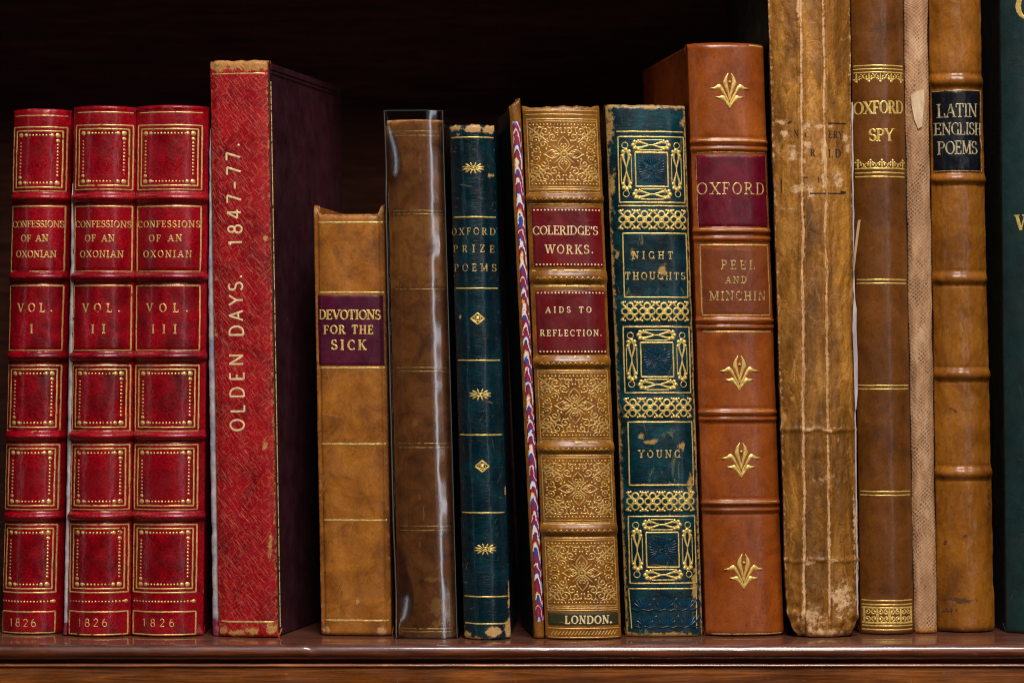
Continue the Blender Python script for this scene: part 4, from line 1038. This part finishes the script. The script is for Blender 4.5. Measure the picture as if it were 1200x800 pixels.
tl = Deco(bw_, h=.0001, ridge=.0007)
for k, segs in ((0, ((10, 34), (232, 300), (306, 372), (380, 470), (520, 560), (600, 645))), (1, ((148, 236), (250, 330), (338, 420), (428, 495), (540, 640)))):
    for (ya, yb) in segs:
        n = int((yb - ya) / 4) + 2; pts, ws = [], []
        for i in range(n):
            Y = ya + (yb - ya) * i / (n - 1); q = noise.noise(Vector((Y * .09, k * 4, 6)))
            pts.append((crack_x(k, Y) + 1.0 * q, Y)); ws.append((2.0 + 1.5 * noise.noise(Vector((Y * .16, k, 2))) + (2.0 if k == 1 and Y < 236 else 0)) * math.sin(math.pi * clamp(i / (n - 1), .06, .94)) ** .5)
        tl.ribbon(pts, ws, jit=.8)
tl.build("torn_leather", M['flake'], bw_.spine)
ink = Deco(bw_)
for (x0, y0, x1, y1, wd) in ((967, 145.5, 991, 145.5, 1.6), (946, 227.5, 988, 227.5, 1.6), (939, 209, 944, 209, 1.2), (956, 208, 957, 215, 1.2), (966, 208, 966, 214, 1.1), (921, 146, 925, 143, 2.0), (914, 210, 914, 226, 1.2), (983, 225, 990, 226, 2.4)): ink.line(x0, y0, x1, y1, wd)
ink.text("ERY", 968, 162.5, 987, 162.5, 7.5); ink.text("LD", 968, 185, 984, 185, 9); ink.text("N", 928, 161, 933, 161, 7); ink.text("C", 940, 162, 945, 162, 6); ink.text("R", 947, 184, 953, 184, 8)
ink.build("lettering", M['ink'], bw_.spine)["label"] = "scraps of black printed letters on the scraped label"
def sliver(pts, wds, y0=-.0006, name="torn_flap", thick=.0005, curl=.0):
    verts, faces = [], []
    for i, ((X, Y), wd) in enumerate(zip(pts, wds)):
        x0, x1 = ((X - wd / 2 - 600) * bw_.kk - bw_.xc), ((X + wd / 2 - 600) * bw_.kk - bw_.xc); z = bw_.zpx(Y); y = y0 - curl * (i % 2) * .0004 - .0008 * i / len(pts) * curl
        verts += [(x0, y, z), (x1, y - .0002, z), (x1, y + thick, z), (x0, y + thick + .0002, z)]
    for i in range(len(pts) - 1):
        for j in range(4):
            a = i * 4 + j; b_ = i * 4 + (j + 1) % 4; faces.append((a, b_, b_ + 4, a + 4))
    n = len(verts); faces += [(3, 2, 1, 0), (n - 4, n - 3, n - 2, n - 1)]
    return verts, faces
for nm, pts, wds, y0 in (("torn_flap", [(998.5, 318), (1000, 300), (1003, 275), (1005, 260), (1006, 258)], [1.6, 2.4, 2.8, 3, 1.5], -.004),
                         ("torn_flap", [(1000, 350), (1000.5, 362), (1000, 385), (1001.5, 420), (1002, 460), (1001.5, 480)], [1.5, 4, 4.5, 4.5, 3.5, 1], -.003)):
    vv, ff = sliver(pts, wds, y0); mesh_obj(nm, vv, ff, M['pale'] if pts[0][1] > 340 else M['paper'], bw_.root, smooth=False)
vv, ff = sliver([(997 + (Y * .0105) + 1.0 * noise.noise(Vector((Y * .05, 2, 2))), Y) for Y in range(120, 726, 6)], [1.5 + .9 * noise.noise(Vector((Y * .07, 1, 7))) for Y in range(120, 726, 6)], -.0012, thick=.003)
o = mesh_obj("torn_flap", vv, ff, M['pale'], bw_.root, smooth=False); o["label"] = "pale frayed paper edge along the right joint"

# ---- polished brown book
bs = Book("antique_book", "polished brown book titled in two gilt lines between gilt scroll borders", [(-40, 996), (742, 1008.5)], [(-40, 1057), (742, 1071)], -42, 742, 0.11, 3, 0.0058, 2.4, M['spy'], edge_wear=.14)
SL = lambda y: 998 + y * .0155; SR = lambda y: 1056.5 + y * .0168
g = Deco(bs)
def sl(y, wd=1.5): g.line(SL(y) + .5, y, SR(y) - .5, y, wd)
for y in (78.5, 82.5, 86.5, 198.5, 203.5, 208, 328, 332.3, 451.3, 455.5, 575, 579.3, 702, 706.8, 731.5, 736): sl(y, 1.6)
def scroll_border(y, sg):
    a, c = SL(y) + 3, SR(y) - 3; n = 4; p = (c - a) / n
    for k in range(n + 1):
        cx = a + p * k
        if k < n:
            for h_ in (1, -1):
                mx = cx + p / 2 + h_ * p * .22
                g.spiral(mx, y + sg * 4.2, 3.3, -math.pi / 2 * sg if True else 0, .85, h_ * -sg, 1.3, .25)
        g.ribbon([(cx, y), (cx, y + sg * 6), (cx, y + sg * 9.5)], [1.4, 2.2, 1.2]); g.dot(cx, y + sg * 9.5, 1.6); g.dot(cx - 2.4, y + sg * 7.2, 1.2); g.dot(cx + 2.4, y + sg * 7.2, 1.2)
scroll_border(87.5, 1); scroll_border(198.5, -1)
def wave_border(y, sg):
    a, c = SL(y) + 2.5, SR(y) - 1.5; n = 4; p = (c - a) / n
    sl(y, 2.4)
    for k in range(n + 1):
        cx = a + p * k
        g.ribbon([(cx, y), (cx, y + sg * 10.5)], [2.0, 2.6])
        if k < n:
            for h_ in (1, -1):
                mx = cx + p / 2 + h_ * p * .24
                g.spiral(mx, y + sg * 5.0, 3.2, -math.pi / 2 * sg, .9, h_ * -sg, 1.7, .3)
wave_border(710.5, 1); wave_border(728, -1)
g.build("gilt_tooling", M['gold_bright'], bs.spine)
t = Deco(bs); t.text("OXFORD", 999.5, 135, 1058, 133.5, 14, T=.2, t=.1); t.text("SPY", 1015.5, 166.5, 1045, 166, 13.5, T=.2, t=.1); t.build("lettering", M['gold_bright'], bs.spine)

# ---- slim canvas book
def cl_d(sv, Y): return 0.0005 * noise.noise(Vector((sv * 1.5, Y * .02, 4)))
bcv = Book("antique_book", "slim pinkish canvas book with a torn patch near the top of its spine", [(-40, 1058), (741, 1071.5)], [(-40, 1086), (741, 1097.5)], -42, 741.5, 0.105, 3, 0.0026, 3.0, M['cloth'], edge_wear=.45, bot_wear=.8, rough_amp=.0002, dents=cl_d, topn=1.5, patches=[(1085, 738, 14, 5, .9), (1068, 95, 5, 3, .6), (1094, 660, 3, 60, .5), (1088, 130, 3, 40, .5)])
vv, ff = [], []
tp = [(1066.5, 113), (1072, 108), (1080.5, 106), (1081, 120), (1079.5, 138), (1078.5, 149), (1074, 152), (1070, 141), (1067.5, 126)]
cc = bcv.P(1074.5, 127, .0010); vv.append(cc)
for q in tp: vv.append(bcv.P(q[0], q[1], .0007))
for q in tp: vv.append(bcv.P(q[0], q[1], -.0002))
n = len(tp)
for i in range(n):
    j = (i + 1) % n; ff.append((0, 1 + j, 1 + i)); ff.append((1 + i, 1 + j, 1 + n + j, 1 + n + i))
mesh_obj("torn_flap", vv, ff, M['card'], bcv.spine, smooth=False)

# ---- golden tan book with black label
bl_ = Book("antique_book", "golden tan book with raised bands and a black title label", [(-40, 1087.5), (740, 1098.5)], [(-40, 1148), (740, 1166)], -42, 739.5, 0.11, 3, 0.0070, 2.3, M['latin'], bands=[(89, 103, .0014), (205, 216, .0014), (320, 333, .0014), (432, 445, .0014), (547, 560, .0014)], edge_wear=.15, bot_wear=.4, end_r=.003, rough_amp=.0003, patches=[(1120, 702, 26, 6, .66), (1108, 712, 16, 7, .62), (1158, 590, 4, 30, .6), (1110, 480, 12, 5, .5), (1125, 628, 8, 4, .6), (1105, 635, 5, 5, .6), (1140, 360, 14, 3, .45)])
bl_.patch("title_label", 1090.5, 107.5, 1146, 203, 2.2, M['label_black'], wear=.15)
g = Deco(bl_, h=.00026); g.line(1091, 108.5, 1146, 107.5, 1.2); g.line(1093, 201.5, 1148, 201.5, 1.0); g.line(1146.5, 108, 1148.5, 202, .9); g.build("gilt_rule", M['gold_worn'], bl_.spine)
t = Deco(bl_, h=.00028); t.text("LATIN", 1096.5, 139, 1141.5, 138, 15, T=.13, t=.075); t.text("ENGLISH", 1093.5, 159.5, 1148, 159, 13.5, T=.13, t=.075); t.text("POEMS", 1097, 182, 1142, 181.5, 14.5, T=.13, t=.075)
t.build("lettering", M['gold_dull'], bl_.spine)

# ---- big dark green book at the end
bg = Book("antique_book", "large dark green cloth book at the right end, beside the golden tan one", [(-40, 1171), (741, 1179)], [(-40, 1300), (741, 1306)], -42, 740.5, 0.12, 2.5, 0.0080, 3.0, M['green'], M['green_dark'], edge_wear=.1, bot_wear=.25, joint=True)
t = Deco(bg)
t.text("C", 1187, 24, 1212, 24, 29, T=.2, t=.09); t.text("W", 1187, 270, 1209, 270, 17, T=.2, t=.09)
t.build("lettering", M['gold_bright'], bg.spine)
